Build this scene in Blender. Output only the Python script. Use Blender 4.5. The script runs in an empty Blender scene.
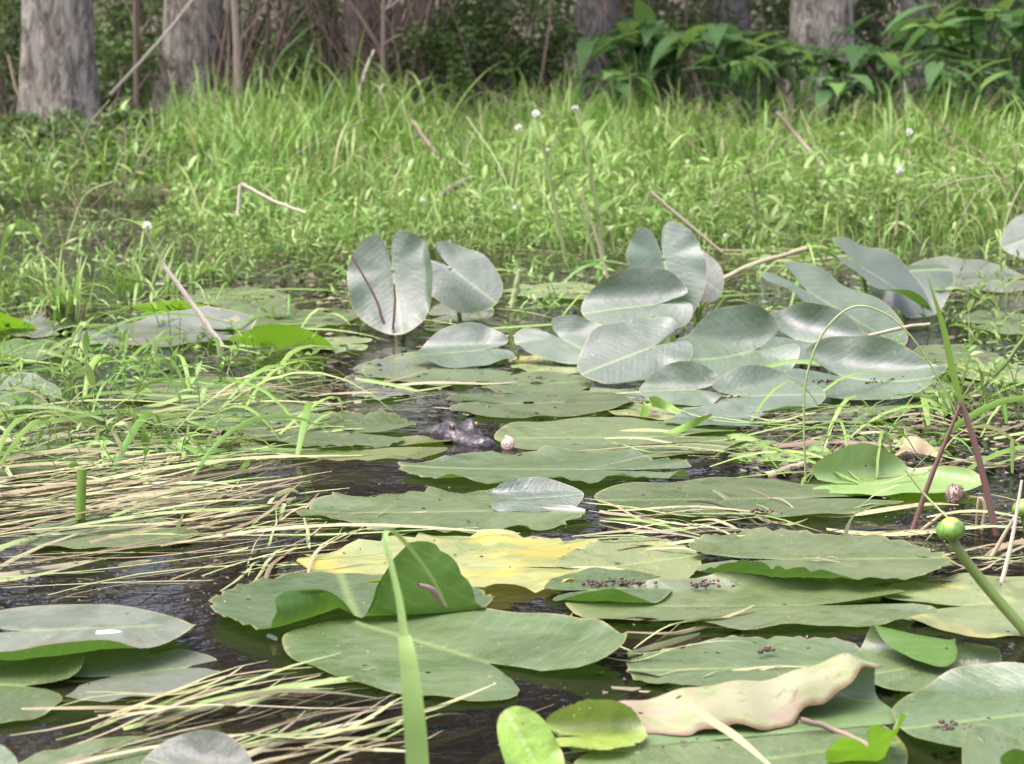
import bpy, math, random
import numpy as np
from mathutils import Vector, Matrix

random.seed(7)
RNG = np.random.default_rng(11)
SC = bpy.context.scene
COL = SC.collection
PI = math.pi
R = math.radians

# ------------------------------------------------------------------ camera
W, H = 1024, 764
F = 2360.0            # focal length in pixels
CH = 0.55             # eye height above the water
YH = 60.0             # row of the horizon
T = math.atan((H / 2 - YH) / F)
cam_d = bpy.data.cameras.new('camera')
cam = bpy.data.objects.new('camera', cam_d)
COL.objects.link(cam)
cam.location = (0, 0, CH)
cam.rotation_euler = (PI / 2 - T, 0, 0)
cam_d.sensor_width = 36
cam_d.lens = 36 * F / W
cam_d.clip_start = 0.05
cam_d.clip_end = 3000
cam_d.dof.use_dof = True
cam_d.dof.focus_distance = 2.9
cam_d.dof.aperture_fstop = 15.0
SC.camera = cam
cT, sT = math.cos(T), math.sin(T)


def ray(px, py):
    x = (px - W / 2) / F
    u = (H / 2 - py) / F
    return np.array([x, cT + u * sT, -sT + u * cT])


def G(px, py, z=0.0):
    """point where the sight line of a place in the photo meets height z"""
    d = ray(px, py)
    t = (z - CH) / d[2]
    return np.array([d[0] * t, d[1] * t, z])


def D(px, py, dist):
    d = ray(px, py)
    t = dist / d[1]
    return np.array([d[0] * t, dist, CH + d[2] * t])


def project(p):
    p = np.asarray(p, float)
    x = p[:, 0]
    y = p[:, 1]
    z = p[:, 2] - CH
    fw = y * cT - z * sT
    up = y * sT + z * cT
    return W / 2 + F * x / fw, H / 2 - F * up / fw


# ------------------------------------------------------------------ materials
def new_mat(name):
    m = bpy.data.materials.new(name)
    m.use_nodes = True
    nt = m.node_tree
    nt.nodes.clear()
    return m, nt


class NT:
    def __init__(s, nt):
        s.nt = nt

    def n(s, typ, **kw):
        nd = s.nt.nodes.new(typ)
        for k, v in kw.items():
            if k in ('operation', 'blend_type', 'data_type', 'attribute_name', 'feature', 'distribution', 'noise_dimensions', 'voronoi_dimensions', 'use_clamp', 'bands_direction', 'wave_type'):
                setattr(nd, k, v)
            else:
                nd.inputs[k.replace('_', ' ')].default_value = v
        return nd

    def l(s, a, b):
        s.nt.links.new(a, b)

    def math(s, op, a, b=None, c=None, clamp=False):
        nd = s.nt.nodes.new('ShaderNodeMath')
        nd.operation = op
        nd.use_clamp = clamp
        for i, v in enumerate((a, b, c)):
            if v is None:
                continue
            if isinstance(v, (int, float)):
                nd.inputs[i].default_value = v
            else:
                s.l(v, nd.inputs[i])
        return nd.outputs[0]

    def mix(s, fac, a, b, blend='MIX'):
        nd = s.nt.nodes.new('ShaderNodeMix')
        nd.data_type = 'RGBA'
        nd.blend_type = blend
        for sock, v in ((nd.inputs[0], fac), (nd.inputs[6], a), (nd.inputs[7], b)):
            if isinstance(v, (int, float)):
                sock.default_value = v
            elif isinstance(v, tuple):
                sock.default_value = (*v, 1) if len(v) == 3 else v
            else:
                s.l(v, sock)
        return nd.outputs[2]

    def ramp(s, fac, stops, interp='LINEAR'):
        nd = s.nt.nodes.new('ShaderNodeValToRGB')
        nd.color_ramp.interpolation = interp
        el = nd.color_ramp.elements
        while len(el) < len(stops):
            el.new(0.5)
        for e, (p, c) in zip(el, stops):
            e.position = p
            e.color = (*c, 1) if len(c) == 3 else c
        s.l(fac, nd.inputs[0])
        return nd.outputs[0]

    def maprange(s, v, a, b, c=0.0, d=1.0):
        nd = s.nt.nodes.new('ShaderNodeMapRange')
        s.l(v, nd.inputs[0])
        for i, x in enumerate((a, b, c, d)):
            nd.inputs[i + 1].default_value = x
        return nd.outputs[0]

    def noise(s, vec, scale, detail=3.0, rough=0.55, dist=0.0):
        nd = s.nt.nodes.new('ShaderNodeTexNoise')
        nd.inputs['Scale'].default_value = scale
        nd.inputs['Detail'].default_value = detail
        nd.inputs['Roughness'].default_value = rough
        nd.inputs['Distortion'].default_value = dist
        if vec is not None:
            s.l(vec, nd.inputs['Vector'])
        return nd.outputs[0]

    def mapping(s, vec, scale=(1, 1, 1), loc=None, rot=None):
        nd = s.nt.nodes.new('ShaderNodeMapping')
        s.l(vec, nd.inputs['Vector'])
        nd.inputs['Scale'].default_value = scale
        if rot:
            nd.inputs['Rotation'].default_value = rot
        if loc is not None:
            if isinstance(loc, tuple):
                nd.inputs['Location'].default_value = loc
            else:
                s.l(loc, nd.inputs['Location'])
        return nd.outputs[0]

    def bump(s, h, strength=0.3, dist=0.01, normal=None):
        nd = s.nt.nodes.new('ShaderNodeBump')
        nd.inputs['Strength'].default_value = strength
        nd.inputs['Distance'].default_value = dist
        s.l(h, nd.inputs['Height'])
        if normal is not None:
            s.l(normal, nd.inputs['Normal'])
        return nd.outputs[0]

    def out(s, sh):
        o = s.nt.nodes.new('ShaderNodeOutputMaterial')
        s.l(sh, o.inputs[0])


def leaf_material(name, a, b, under, rough=0.36, age=0.0, agecol=(0.45, 0.38, 0.06), specks=0.5, undercol2=None, blotch=0.0, spec=0.75):
    m, nt = new_mat(name)
    k = NT(nt)
    uv = nt.nodes.new('ShaderNodeUVMap')
    uv.uv_map = 'leafmap'
    oi = nt.nodes.new('ShaderNodeObjectInfo')
    rnd = oi.outputs['Random']
    # per-leaf offset of the texture space
    off = nt.nodes.new('ShaderNodeCombineXYZ')
    k.l(k.math('MULTIPLY', rnd, 37.0), off.inputs[0])
    k.l(k.math('MULTIPLY', rnd, 91.0), off.inputs[1])
    vec = k.mapping(uv.outputs[0], loc=off.outputs[0])
    sep = nt.nodes.new('ShaderNodeSeparateXYZ')
    k.l(uv.outputs[0], sep.inputs[0])
    ax = k.math('ABSOLUTE', k.math('SUBTRACT', sep.outputs[0], 0.5))
    ph = k.math('MULTIPLY', k.math('SUBTRACT', sep.outputs[1], k.math('MULTIPLY', ax, 0.62)), 17.0)
    ph = k.math('ADD', ph, k.math('MULTIPLY', k.noise(vec, 5.0, 2), 0.8))
    fr = k.math('ABSOLUTE', k.math('SUBTRACT', k.math('FRACT', ph), 0.5))
    vein = k.maprange(fr, 0.0, 0.16, 1.0, 0.0)
    mid = k.maprange(ax, 0.0, 0.022, 1.0, 0.0)
    n1 = k.noise(vec, 3.5, 4)
    n2 = k.noise(vec, 18.0, 5, 0.65)
    base = k.mix(k.maprange(n1, 0.3, 0.7), a, b)
    base = k.mix(k.math('MULTIPLY', n2, 0.22), base, (0.30, 0.33, 0.22))
    hs = nt.nodes.new('ShaderNodeHueSaturation')
    k.l(base, hs.inputs['Color'])
    k.l(k.maprange(rnd, 0, 1, 0.487, 0.513), hs.inputs['Hue'])
    k.l(k.maprange(k.math('FRACT', k.math('MULTIPLY', rnd, 7.31)), 0, 1, 0.82, 1.18), hs.inputs['Value'])
    base = hs.outputs[0]
    base = k.mix(k.math('MULTIPLY', vein, 0.11), base, (0.22, 0.30, 0.12))
    base = k.mix(k.math('MULTIPLY', mid, 0.45), base, (0.28, 0.36, 0.13))
    rho = nt.nodes.new('ShaderNodeAttribute')
    rho.attribute_name = 'rho'
    # ageing: yellow patches and browned rim
    if age > 0:
        an = k.noise(vec, 2.4, 5, 0.6, 0.4)
        base = k.mix(k.maprange(an, 0.62 - 0.30 * age, 0.70 - 0.25 * age), base, agecol)
        bn = k.noise(vec, 9.0, 4, 0.6)
        base = k.mix(k.maprange(bn, 0.66, 0.72), base, (0.16, 0.09, 0.05))
    edge = k.maprange(k.math('ADD', rho.outputs['Fac'], k.math('MULTIPLY', n2, 0.05)), 1.0, 1.03)
    base = k.mix(k.math('MULTIPLY', edge, 0.7), base, (0.30, 0.24, 0.08))
    # dried scars
    sn = k.noise(vec, 11.0, 2, 0.4, 1.5)
    base = k.mix(k.math('MULTIPLY', k.maprange(sn, 0.735, 0.76), 0.6), base, (0.34, 0.27, 0.13))
    # pollen specks and small litter
    vo = nt.nodes.new('ShaderNodeTexVoronoi')
    vo.inputs['Scale'].default_value = 26
    k.l(vec, vo.inputs['Vector'])
    sp = k.maprange(vo.outputs['Distance'], 0.05, 0.11, 1.0, 0.0)
    keep = nt.nodes.new('ShaderNodeSeparateColor')
    k.l(vo.outputs['Color'], keep.inputs[0])
    sp = k.math('MULTIPLY', sp, k.math('GREATER_THAN', keep.outputs[0], 1.0 - 0.35 * specks))
    base = k.mix(sp, base, k.mix(k.math('GREATER_THAN', keep.outputs[1], 0.35), (0.06, 0.04, 0.03), (0.55, 0.52, 0.30)))
    bh = k.math('ADD', k.math('MULTIPLY', vein, -0.09), k.math('MULTIPLY', n1, 2.2))
    bh = k.math('ADD', bh, k.math('MULTIPLY', n2, 0.5))
    bmp = k.bump(bh, 0.35, 0.004)
    # wet patches: darker and shinier
    wet = k.maprange(k.noise(vec, 2.1, 5, 0.62, 0.8), 0.50, 0.60)
    base = k.mix(k.math('MULTIPLY', wet, 0.22), base, (0.035, 0.065, 0.025))
    # small rotten spots and insect bites
    vb = nt.nodes.new('ShaderNodeTexVoronoi')
    vb.inputs['Scale'].default_value = 7
    k.l(vec, vb.inputs['Vector'])
    bk = nt.nodes.new('ShaderNodeSeparateColor')
    k.l(vb.outputs['Color'], bk.inputs[0])
    bd = k.math('ADD', vb.outputs['Distance'], k.math('MULTIPLY', n2, 0.12))
    spot = k.math('MULTIPLY', k.maprange(bd, 0.10, 0.16, 1.0, 0.0), k.math('GREATER_THAN', bk.outputs[0], 1.0 - 0.45 * specks))
    base = k.mix(spot, base, k.mix(bk.outputs[1], (0.09, 0.05, 0.03), (0.26, 0.20, 0.08)))
    top = nt.nodes.new('ShaderNodeBsdfPrincipled')
    k.l(base, top.inputs['Base Color'])
    k.l(k.math('SUBTRACT', k.maprange(n2, 0.3, 0.7, rough - 0.04, rough + 0.10), k.math('MULTIPLY', wet, 0.12)), top.inputs['Roughness'])
    top.inputs['IOR'].default_value = 1.5
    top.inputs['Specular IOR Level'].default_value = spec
    top.inputs['Specular Tint'].default_value = (0.88, 0.76, 1.0, 1)  # lavender of the reflected sky painted into the highlight colour
    k.l(bmp, top.inputs['Normal'])
    tr0 = nt.nodes.new('ShaderNodeBsdfTranslucent')
    k.l(k.mix(0.5, base, (0.2, 0.34, 0.03)), tr0.inputs['Color'])
    mt = nt.nodes.new('ShaderNodeMixShader')
    mt.inputs[0].default_value = 0.10
    k.l(top.outputs[0], mt.inputs[1])
    k.l(tr0.outputs[0], mt.inputs[2])
    # underside
    ub = k.mix(k.math('MULTIPLY', vein, 0.35), under, tuple(min(1, c * 1.5) for c in under))
    if undercol2:
        ub = k.mix(k.maprange(k.noise(vec, 3.4, 5, 0.6), 0.40, 0.56), ub, undercol2)
        ub = k.mix(k.math('MULTIPLY', k.maprange(k.noise(vec, 13.0, 4, 0.6), 0.60, 0.68), 0.7), ub, (0.20, 0.13, 0.07))
        ub = k.mix(k.maprange(k.math('ADD', rho.outputs['Fac'], k.math('MULTIPLY', n2, 0.08)), 0.985, 1.03), ub, (0.17, 0.10, 0.05))
        if blotch:
            ub = k.mix(k.math('MULTIPLY', k.maprange(k.noise(vec, 5.0, 3), 0.56, 0.64), blotch), ub, (0.48, 0.22, 0.26))
    ud = nt.nodes.new('ShaderNodeBsdfPrincipled')
    k.l(ub, ud.inputs['Base Color'])
    ud.inputs['Roughness'].default_value = 0.5
    k.l(bmp, ud.inputs['Normal'])
    ut = nt.nodes.new('ShaderNodeBsdfTranslucent')
    k.l(ub, ut.inputs['Color'])
    mu = nt.nodes.new('ShaderNodeMixShader')
    mu.inputs[0].default_value = 0.4
    k.l(ud.outputs[0], mu.inputs[1])
    k.l(ut.outputs[0], mu.inputs[2])
    geo = nt.nodes.new('ShaderNodeNewGeometry')
    mx = nt.nodes.new('ShaderNodeMixShader')
    k.l(geo.outputs['Backfacing'], mx.inputs[0])
    k.l(mt.outputs[0], mx.inputs[1])
    k.l(mu.outputs[0], mx.inputs[2])
    # insect holes eaten right through the blade
    vh = nt.nodes.new('ShaderNodeTexVoronoi')
    vh.inputs['Scale'].default_value = 9
    k.l(vec, vh.inputs['Vector'])
    hk = nt.nodes.new('ShaderNodeSeparateColor')
    k.l(vh.outputs['Color'], hk.inputs[0])
    hd = k.math('ADD', vh.outputs['Distance'], k.math('MULTIPLY', n2, 0.10))
    hole = k.math('MULTIPLY', k.math('LESS_THAN', hd, 0.125), k.math('GREATER_THAN', hk.outputs[2], 1.0 - 0.14 * specks))
    tp = nt.nodes.new('ShaderNodeBsdfTransparent')
    mh = nt.nodes.new('ShaderNodeMixShader')
    k.l(hole, mh.inputs[0])
    k.l(mx.outputs[0], mh.inputs[1])
    k.l(tp.outputs[0], mh.inputs[2])
    k.out(mh.outputs[0])
    return m


UND = (0.075, 0.155, 0.02)
LM = {
    'green': leaf_material('pad_green', (0.050, 0.088, 0.028), (0.075, 0.115, 0.040), UND, 0.33),
    'sage': leaf_material('pad_sage', (0.060, 0.094, 0.030), (0.092, 0.124, 0.044), UND, 0.34, specks=0.8),
    'pale': leaf_material('pad_pale', (0.125, 0.16, 0.055), (0.17, 0.20, 0.07), UND, 0.42, age=0.25, agecol=(0.30, 0.27, 0.09), specks=0.8),
    'yellow': leaf_material('pad_yellow', (0.27, 0.27, 0.075), (0.16, 0.20, 0.075), (0.30, 0.30, 0.06), 0.42, age=0.36, agecol=(0.40, 0.33, 0.07), specks=0.9),
    'bright': leaf_material('pad_bright', (0.12, 0.21, 0.045), (0.16, 0.26, 0.06), (0.17, 0.33, 0.02), 0.38),
    'olive': leaf_material('pad_olive', (0.09, 0.115, 0.035), (0.14, 0.15, 0.05), (0.12, 0.18, 0.02), 0.3, age=0.2, agecol=(0.16, 0.13, 0.05), specks=0.3),
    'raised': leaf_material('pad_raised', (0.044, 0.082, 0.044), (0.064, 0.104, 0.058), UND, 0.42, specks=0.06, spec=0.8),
    'grey': leaf_material('pad_grey', (0.085, 0.10, 0.08), (0.115, 0.125, 0.10), UND, 0.42, age=0.1, agecol=(0.15, 0.12, 0.08), specks=0.4, spec=0.5),
    'dying': leaf_material('pad_dying', (0.07, 0.14, 0.035), (0.10, 0.17, 0.05), (0.27, 0.32, 0.13), 0.45, undercol2=(0.40, 0.375, 0.235), blotch=0.35),
    'vivid': leaf_material('pad_vivid', (0.16, 0.34, 0.025), (0.22, 0.40, 0.035), (0.20, 0.40, 0.025), 0.4, specks=0.2),
    'lime': leaf_material('pad_lime', (0.22, 0.31, 0.04), (0.30, 0.36, 0.05), (0.14, 0.26, 0.025), 0.4),
}


def plant_material(name, stops, trans=0.35, rough=0.5, objrand=False, dirt=0.0):
    """colour differs blade by blade"""
    m, nt = new_mat(name)
    k = NT(nt)
    geo = nt.nodes.new('ShaderNodeNewGeometry')
    rnd = geo.outputs['Random Per Island']
    if objrand:
        oi = nt.nodes.new('ShaderNodeObjectInfo')
        rnd = k.math('FRACT', k.math('ADD', rnd, oi.outputs['Random']))
    c = k.ramp(rnd, stops)
    tc = nt.nodes.new('ShaderNodeTexCoord')
    n = k.noise(tc.outputs['Object'], 1.3, 3)
    hs = nt.nodes.new('ShaderNodeHueSaturation')
    k.l(c, hs.inputs['Color'])
    k.l(k.maprange(n, 0.3, 0.7, 0.7, 1.25), hs.inputs['Value'])
    k.l(k.maprange(n, 0.3, 0.7, 0.49, 0.51), hs.inputs['Hue'])
    c = hs.outputs[0]
    n3 = k.noise(tc.outputs['Object'], 60, 3)
    c = k.mix(k.math('MULTIPLY', k.maprange(n3, 0.55, 0.75), 0.3 + dirt), c, (0.16, 0.12, 0.05))
    p = nt.nodes.new('ShaderNodeBsdfPrincipled')
    k.l(c, p.inputs['Base Color'])
    p.inputs['Roughness'].default_value = rough
    t = nt.nodes.new('ShaderNodeBsdfTranslucent')
    k.l(c, t.inputs['Color'])
    mx = nt.nodes.new('ShaderNodeMixShader')
    mx.inputs[0].default_value = trans
    k.l(p.outputs[0], mx.inputs[1])
    k.l(t.outputs[0], mx.inputs[2])
    k.out(mx.outputs[0])
    return m


M_GRASS = plant_material('grass_blade', [(0, (0.085, 0.20, 0.022)), (0.45, (0.15, 0.27, 0.04)), (0.8, (0.25, 0.37, 0.08)), (0.92, (0.33, 0.42, 0.14)), (1, (0.36, 0.29, 0.14))], 0.35, 0.42)
M_WEED = plant_material('weed_leaf', [(0, (0.10, 0.22, 0.03)), (0.5, (0.18, 0.30, 0.055)), (1, (0.34, 0.43, 0.16))], 0.35, 0.42)
M_STRAW = plant_material('straw', [(0, (0.17, 0.125, 0.07)), (0.25, (0.28, 0.225, 0.12)), (0.40, (0.32, 0.295, 0.16)), (0.55, (0.33, 0.37, 0.17)), (0.78, (0.20, 0.30, 0.08)), (0.86, (0.10, 0.07, 0.045)), (1, (0.44, 0.40, 0.26))], 0.1, 0.5, dirt=0.4)
M_DEBRIS = plant_material('debris', [(0, (0.03, 0.022, 0.018)), (0.4, (0.08, 0.058, 0.042)), (0.7, (0.14, 0.10, 0.07)), (0.88, (0.13, 0.17, 0.05)), (1, (0.24, 0.19, 0.13))], 0.05, 0.7)
M_WOODS = plant_material('woodland_leaf', [(0, (0.04, 0.07, 0.02)), (0.35, (0.07, 0.11, 0.03)), (0.6, (0.11, 0.16, 0.045)), (0.86, (0.17, 0.24, 0.06)), (0.89, (0.12, 0.09, 0.065)), (1, (0.17, 0.125, 0.095))], 0.3, 0.6)
M_CROWN = plant_material('crown_leaf', [(0, (0.03, 0.06, 0.015)), (0.6, (0.06, 0.10, 0.025)), (1, (0.10, 0.16, 0.035))], 0.25, 0.5, True)
M_BROAD = plant_material('broad_leaf', [(0, (0.06, 0.135, 0.04)), (0.6, (0.09, 0.185, 0.05)), (1, (0.17, 0.29, 0.06))], 0.45, 0.7, True)
M_BLADE = plant_material('green_blade', [(0, (0.16, 0.30, 0.04)), (1, (0.22, 0.36, 0.06))], 0.3, 0.4, True)
M_LIGHTBLADE = plant_material('light_blade', [(0, (0.24, 0.38, 0.10)), (1, (0.30, 0.42, 0.13))], 0.3, 0.4, True)
M_PALEBLADE = plant_material('pale_blade', [(0, (0.34, 0.42, 0.16)), (1, (0.42, 0.46, 0.22))], 0.25, 0.45, True)
M_REDSTEM = plant_material('red_stem', [(0, (0.15, 0.075, 0.065)), (1, (0.19, 0.10, 0.085))], 0.0, 0.4, True)
M_TWIG = plant_material('bare_twig', [(0, (0.16, 0.115, 0.085)), (0.6, (0.27, 0.20, 0.15)), (1, (0.40, 0.33, 0.26))], 0.0, 0.8, True)
M_VINE = plant_material('dead_vine', [(0, (0.07, 0.045, 0.034)), (0.6, (0.15, 0.098, 0.075)), (1, (0.26, 0.19, 0.14))], 0.0, 0.8)
M_PALETWIG = plant_material('pale_reed', [(0, (0.52, 0.44, 0.33)), (1, (0.62, 0.54, 0.44))], 0.0, 0.6, True)
M_PINKSTEM = plant_material('pink_stem', [(0, (0.34, 0.285, 0.18)), (1, (0.40, 0.34, 0.23))], 0.05, 0.5, True)
M_PETIOLE = plant_material('petiole', [(0, (0.10, 0.17, 0.04)), (1, (0.16, 0.24, 0.05))], 0.1, 0.4, True)
M_FLOWER = plant_material('white_flower', [(0, (0.72, 0.72, 0.66)), (1, (0.82, 0.80, 0.76))], 0.25, 0.6)
M_SEEDS = plant_material('dark_seeds', [(0, (0.028, 0.014, 0.013)), (0.6, (0.07, 0.032, 0.028)), (1, (0.13, 0.085, 0.05))], 0.0, 0.6)
M_TAN = plant_material('dry_leaf', [(0, (0.42, 0.32, 0.17)), (1, (0.52, 0.42, 0.25))], 0.2, 0.6)
M_FUZZ = plant_material('fuzzy_ball', [(0, (0.24, 0.14, 0.12)), (0.6, (0.40, 0.28, 0.25)), (1, (0.55, 0.45, 0.42))], 0.1, 0.8)
M_ROT = plant_material('rotten_wood', [(0, (0.16, 0.10, 0.085)), (1, (0.22, 0.15, 0.12))], 0.0, 0.6, True, 0.4)


def bark_material(name, dark, light, moss):
    m, nt = new_mat(name)
    k = NT(nt)
    tc = nt.nodes.new('ShaderNodeTexCoord')
    oi = nt.nodes.new('ShaderNodeObjectInfo')
    off = nt.nodes.new('ShaderNodeCombineXYZ')
    k.l(k.math('MULTIPLY', oi.outputs['Random'], 20.0), off.inputs[0])
    v = k.mapping(tc.outputs['Object'], (1, 1, 0.3), off.outputs[0])
    n1 = k.noise(v, 20, 6, 0.7, 1.2)
    n2 = k.noise(tc.outputs['Object'], 4.0, 4, 0.6)
    n3 = k.noise(tc.outputs['Object'], 1.6, 3, 0.5)
    c = k.ramp(n1, [(0.38, tuple(a * 0.7 for a in dark)), (0.5, tuple((a + b) / 2.2 for a, b in zip(dark, light))), (0.62, light)])
    c = k.mix(k.math('MULTIPLY', k.maprange(n2, 0.52, 0.68), 0.6), c, tuple(min(1, x * 1.35) for x in light))
    c = k.mix(k.math('MULTIPLY', k.maprange(n3, 0.55, 0.7), 0.5), c, moss)
    p = nt.nodes.new('ShaderNodeBsdfPrincipled')
    k.l(c, p.inputs['Base Color'])
    p.inputs['Roughness'].default_value = 0.9
    k.l(k.bump(n1, 0.9, 0.03), p.inputs['Normal'])
    k.out(p.outputs[0])
    return m


M_BARK = bark_material('bark_grey', (0.10, 0.085, 0.065), (0.36, 0.32, 0.265), (0.11, 0.14, 0.06))
M_BARKD = bark_material('bark_brown', (0.075, 0.055, 0.042), (0.27, 0.215, 0.18), (0.08, 0.11, 0.045))


def ground_material():
    m, nt = new_mat('muddy_ground')
    k = NT(nt)
    tc = nt.nodes.new('ShaderNodeTexCoord')
    n1 = k.noise(tc.outputs['Object'], 1.4, 5, 0.6)
    n2 = k.noise(tc.outputs['Object'], 22, 6, 0.7)
    c = k.ramp(n2, [(0.3, (0.03, 0.02, 0.015)), (0.55, (0.075, 0.05, 0.035)), (0.75, (0.15, 0.11, 0.075))])
    c = k.mix(k.maprange(n1, 0.5, 0.62), c, (0.055, 0.075, 0.025))
    p = nt.nodes.new('ShaderNodeBsdfPrincipled')
    k.l(c, p.inputs['Base Color'])
    p.inputs['Roughness'].default_value = 0.85
    k.l(k.bump(n2, 0.8, 0.03), p.inputs['Normal'])
    k.out(p.outputs[0])
    return m


def water_material():
    m, nt = new_mat('pond_water')
    k = NT(nt)
    tc = nt.nodes.new('ShaderNodeTexCoord')
    n1 = k.noise(tc.outputs['Object'], 14, 3, 0.5)
    n2 = k.noise(tc.outputs['Object'], 60, 2, 0.5)
    b = k.bump(k.math('ADD', n1, k.math('MULTIPLY', n2, 0.25)), 0.12, 0.02)
    murk = k.noise(tc.outputs['Object'], 3.0, 5, 0.6)
    dcol = k.ramp(murk, [(0.3, (0.010, 0.009, 0.008)), (0.55, (0.020, 0.016, 0.013)), (0.75, (0.028, 0.030, 0.014))])
    dif = nt.nodes.new('ShaderNodeBsdfDiffuse')
    k.l(dcol, dif.inputs['Color'])
    trn = nt.nodes.new('ShaderNodeBsdfTransparent')
    trn.inputs['Color'].default_value = (0.50, 0.46, 0.34, 1)
    mx = nt.nodes.new('ShaderNodeMixShader')
    mx.inputs[0].default_value = 0.55
    k.l(trn.outputs[0], mx.inputs[1])
    k.l(dif.outputs[0], mx.inputs[2])
    gl = nt.nodes.new('ShaderNodeBsdfGlossy')
    gl.inputs['Roughness'].default_value = 0.04
    k.l(b, gl.inputs['Normal'])
    fr = nt.nodes.new('ShaderNodeFresnel')
    fr.inputs['IOR'].default_value = 1.33
    k.l(b, fr.inputs['Normal'])
    mm = nt.nodes.new('ShaderNodeMixShader')
    k.l(fr.outputs[0], mm.inputs[0])
    k.l(mx.outputs[0], mm.inputs[1])
    k.l(gl.outputs[0], mm.inputs[2])
    k.out(mm.outputs[0])
    return m


def simple_mat(name, col, rough=0.5, col2=None, scale=40, bump=0.0, bdist=0.003):
    m, nt = new_mat(name)
    k = NT(nt)
    tc = nt.nodes.new('ShaderNodeTexCoord')
    n = k.noise(tc.outputs['Object'], scale, 4, 0.6)
    c = k.mix(k.maprange(n, 0.35, 0.65), col, col2 or tuple(x * 0.7 for x in col))
    p = nt.nodes.new('ShaderNodeBsdfPrincipled')
    k.l(c, p.inputs['Base Color'])
    p.inputs['Roughness'].default_value = rough
    if bump:
        k.l(k.bump(n, bump, bdist), p.inputs['Normal'])
    k.out(p.outputs[0])
    return m


M_BUD = simple_mat('bud_green', (0.13, 0.24, 0.03), 0.4, (0.065, 0.14, 0.02), 130, 0.4, 0.002)
M_BUDY = simple_mat('bud_yellow', (0.45, 0.46, 0.05), 0.35, (0.34, 0.40, 0.05), 60)


def gator_material():
    m, nt = new_mat('alligator_hide')
    k = NT(nt)
    tc = nt.nodes.new('ShaderNodeTexCoord')
    vo = nt.nodes.new('ShaderNodeTexVoronoi')
    vo.inputs['Scale'].default_value = 170
    k.l(tc.outputs['Object'], vo.inputs['Vector'])
    n = k.noise(tc.outputs['Object'], 48, 3, 0.5)
    n2 = k.noise(tc.outputs['Object'], 26, 3, 0.5)
    c = k.ramp(n, [(0.35, (0.022, 0.018, 0.018)), (0.55, (0.040, 0.033, 0.034)), (0.75, (0.10, 0.083, 0.086))])
    c = k.mix(k.math('MULTIPLY', k.maprange(vo.outputs['Distance'], 0.3, 0.7), 0.45), c, (0.014, 0.011, 0.011))
    c = k.mix(k.math('MULTIPLY', k.maprange(n2, 0.5, 0.65), 0.35), c, (0.10, 0.082, 0.09))
    p = nt.nodes.new('ShaderNodeBsdfPrincipled')
    k.l(c, p.inputs['Base Color'])
    p.inputs['Roughness'].default_value = 0.3
    p.inputs['Specular Tint'].default_value = (1.0, 0.94, 1.0, 1)
    k.l(k.bump(k.math('SUBTRACT', n, k.math('MULTIPLY', vo.outputs['Distance'], 0.6)), 0.5, 0.003), p.inputs['Normal'])
    k.out(p.outputs[0])
    return m


M_GATOR = gator_material()
M_EYE = simple_mat('alligator_eye', (0.12, 0.085, 0.04), 0.1, (0.08, 0.05, 0.025), 300)
M_DARK = simple_mat('eye_pupil', (0.01, 0.01, 0.01), 0.1)
M_SHELL = simple_mat('pale_shell', (0.62, 0.52, 0.42), 0.5, (0.45, 0.24, 0.20), 90, 0.4)

# ------------------------------------------------------------------ mesh helpers


def tag(o, label=None, cat=None, group=None, kind=None):
    if label:
        o['label'] = label
    if cat:
        o['category'] = cat
    if group:
        o['group'] = group
    if kind:
        o['kind'] = kind
    return o


def link(name, me, parent=None, loc=(0, 0, 0)):
    o = bpy.data.objects.new(name, me)
    COL.objects.link(o)
    o.location = loc
    if parent is not None:
        o.parent = parent
    return o


def empty(name, loc):
    o = bpy.data.objects.new(name, None)
    COL.objects.link(o)
    o.location = tuple(float(v) for v in loc)
    o.empty_display_size = 0.05
    return o


def quad_mesh(name, V, Q, mat, smooth=True):
    """big all-quad mesh from arrays"""
    V = np.asarray(V, np.float32)
    Q = np.asarray(Q, np.int32)
    me = bpy.data.meshes.new(name)
    me.vertices.add(len(V))
    me.vertices.foreach_set('co', V.ravel())
    me.loops.add(Q.size)
    me.loops.foreach_set('vertex_index', Q.ravel())
    me.polygons.add(len(Q))
    me.polygons.foreach_set('loop_start', np.arange(0, Q.size, 4, dtype=np.int32))
    me.polygons.foreach_set('loop_total', np.full(len(Q), 4, np.int32))
    me.materials.append(mat)
    me.update(calc_edges=True)
    if smooth:
        me.polygons.foreach_set('use_smooth', np.ones(len(Q), bool))
    return me


class MB:
    """collects quads"""

    def __init__(s):
        s.v = []
        s.q = []
        s.n = 0

    def add(s, V, Q):
        s.v.append(np.asarray(V, float))
        s.q.append(np.asarray(Q, int) + s.n)
        s.n += len(V)

    def arrays(s):
        return np.concatenate(s.v), np.concatenate(s.q)

    def mesh(s, name, mat, smooth=True, origin=None):
        V, Q = s.arrays()
        if origin is not None:
            V = V - np.asarray(origin)
        return quad_mesh(name, V, Q, mat, smooth)


def smooth_path(pts, n):
    """Catmull-Rom through the points"""
    P = np.asarray(pts, float)
    if len(P) == 2:
        t = np.linspace(0, 1, n)[:, None]
        return P[0] * (1 - t) + P[1] * t
    P = np.vstack([2 * P[0] - P[1], P, 2 * P[-1] - P[-2]])
    out = []
    segs = len(P) - 3
    for i in range(n):
        u = i / (n - 1) * segs
        j = min(int(u), segs - 1)
        t = u - j
        a, b, c, d = P[j:j + 4]
        out.append(0.5 * (2 * b + (c - a) * t + (2 * a - 5 * b + 4 * c - d) * t * t + (3 * b - a - 3 * c + d) * t ** 3))
    return np.array(out)


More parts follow.
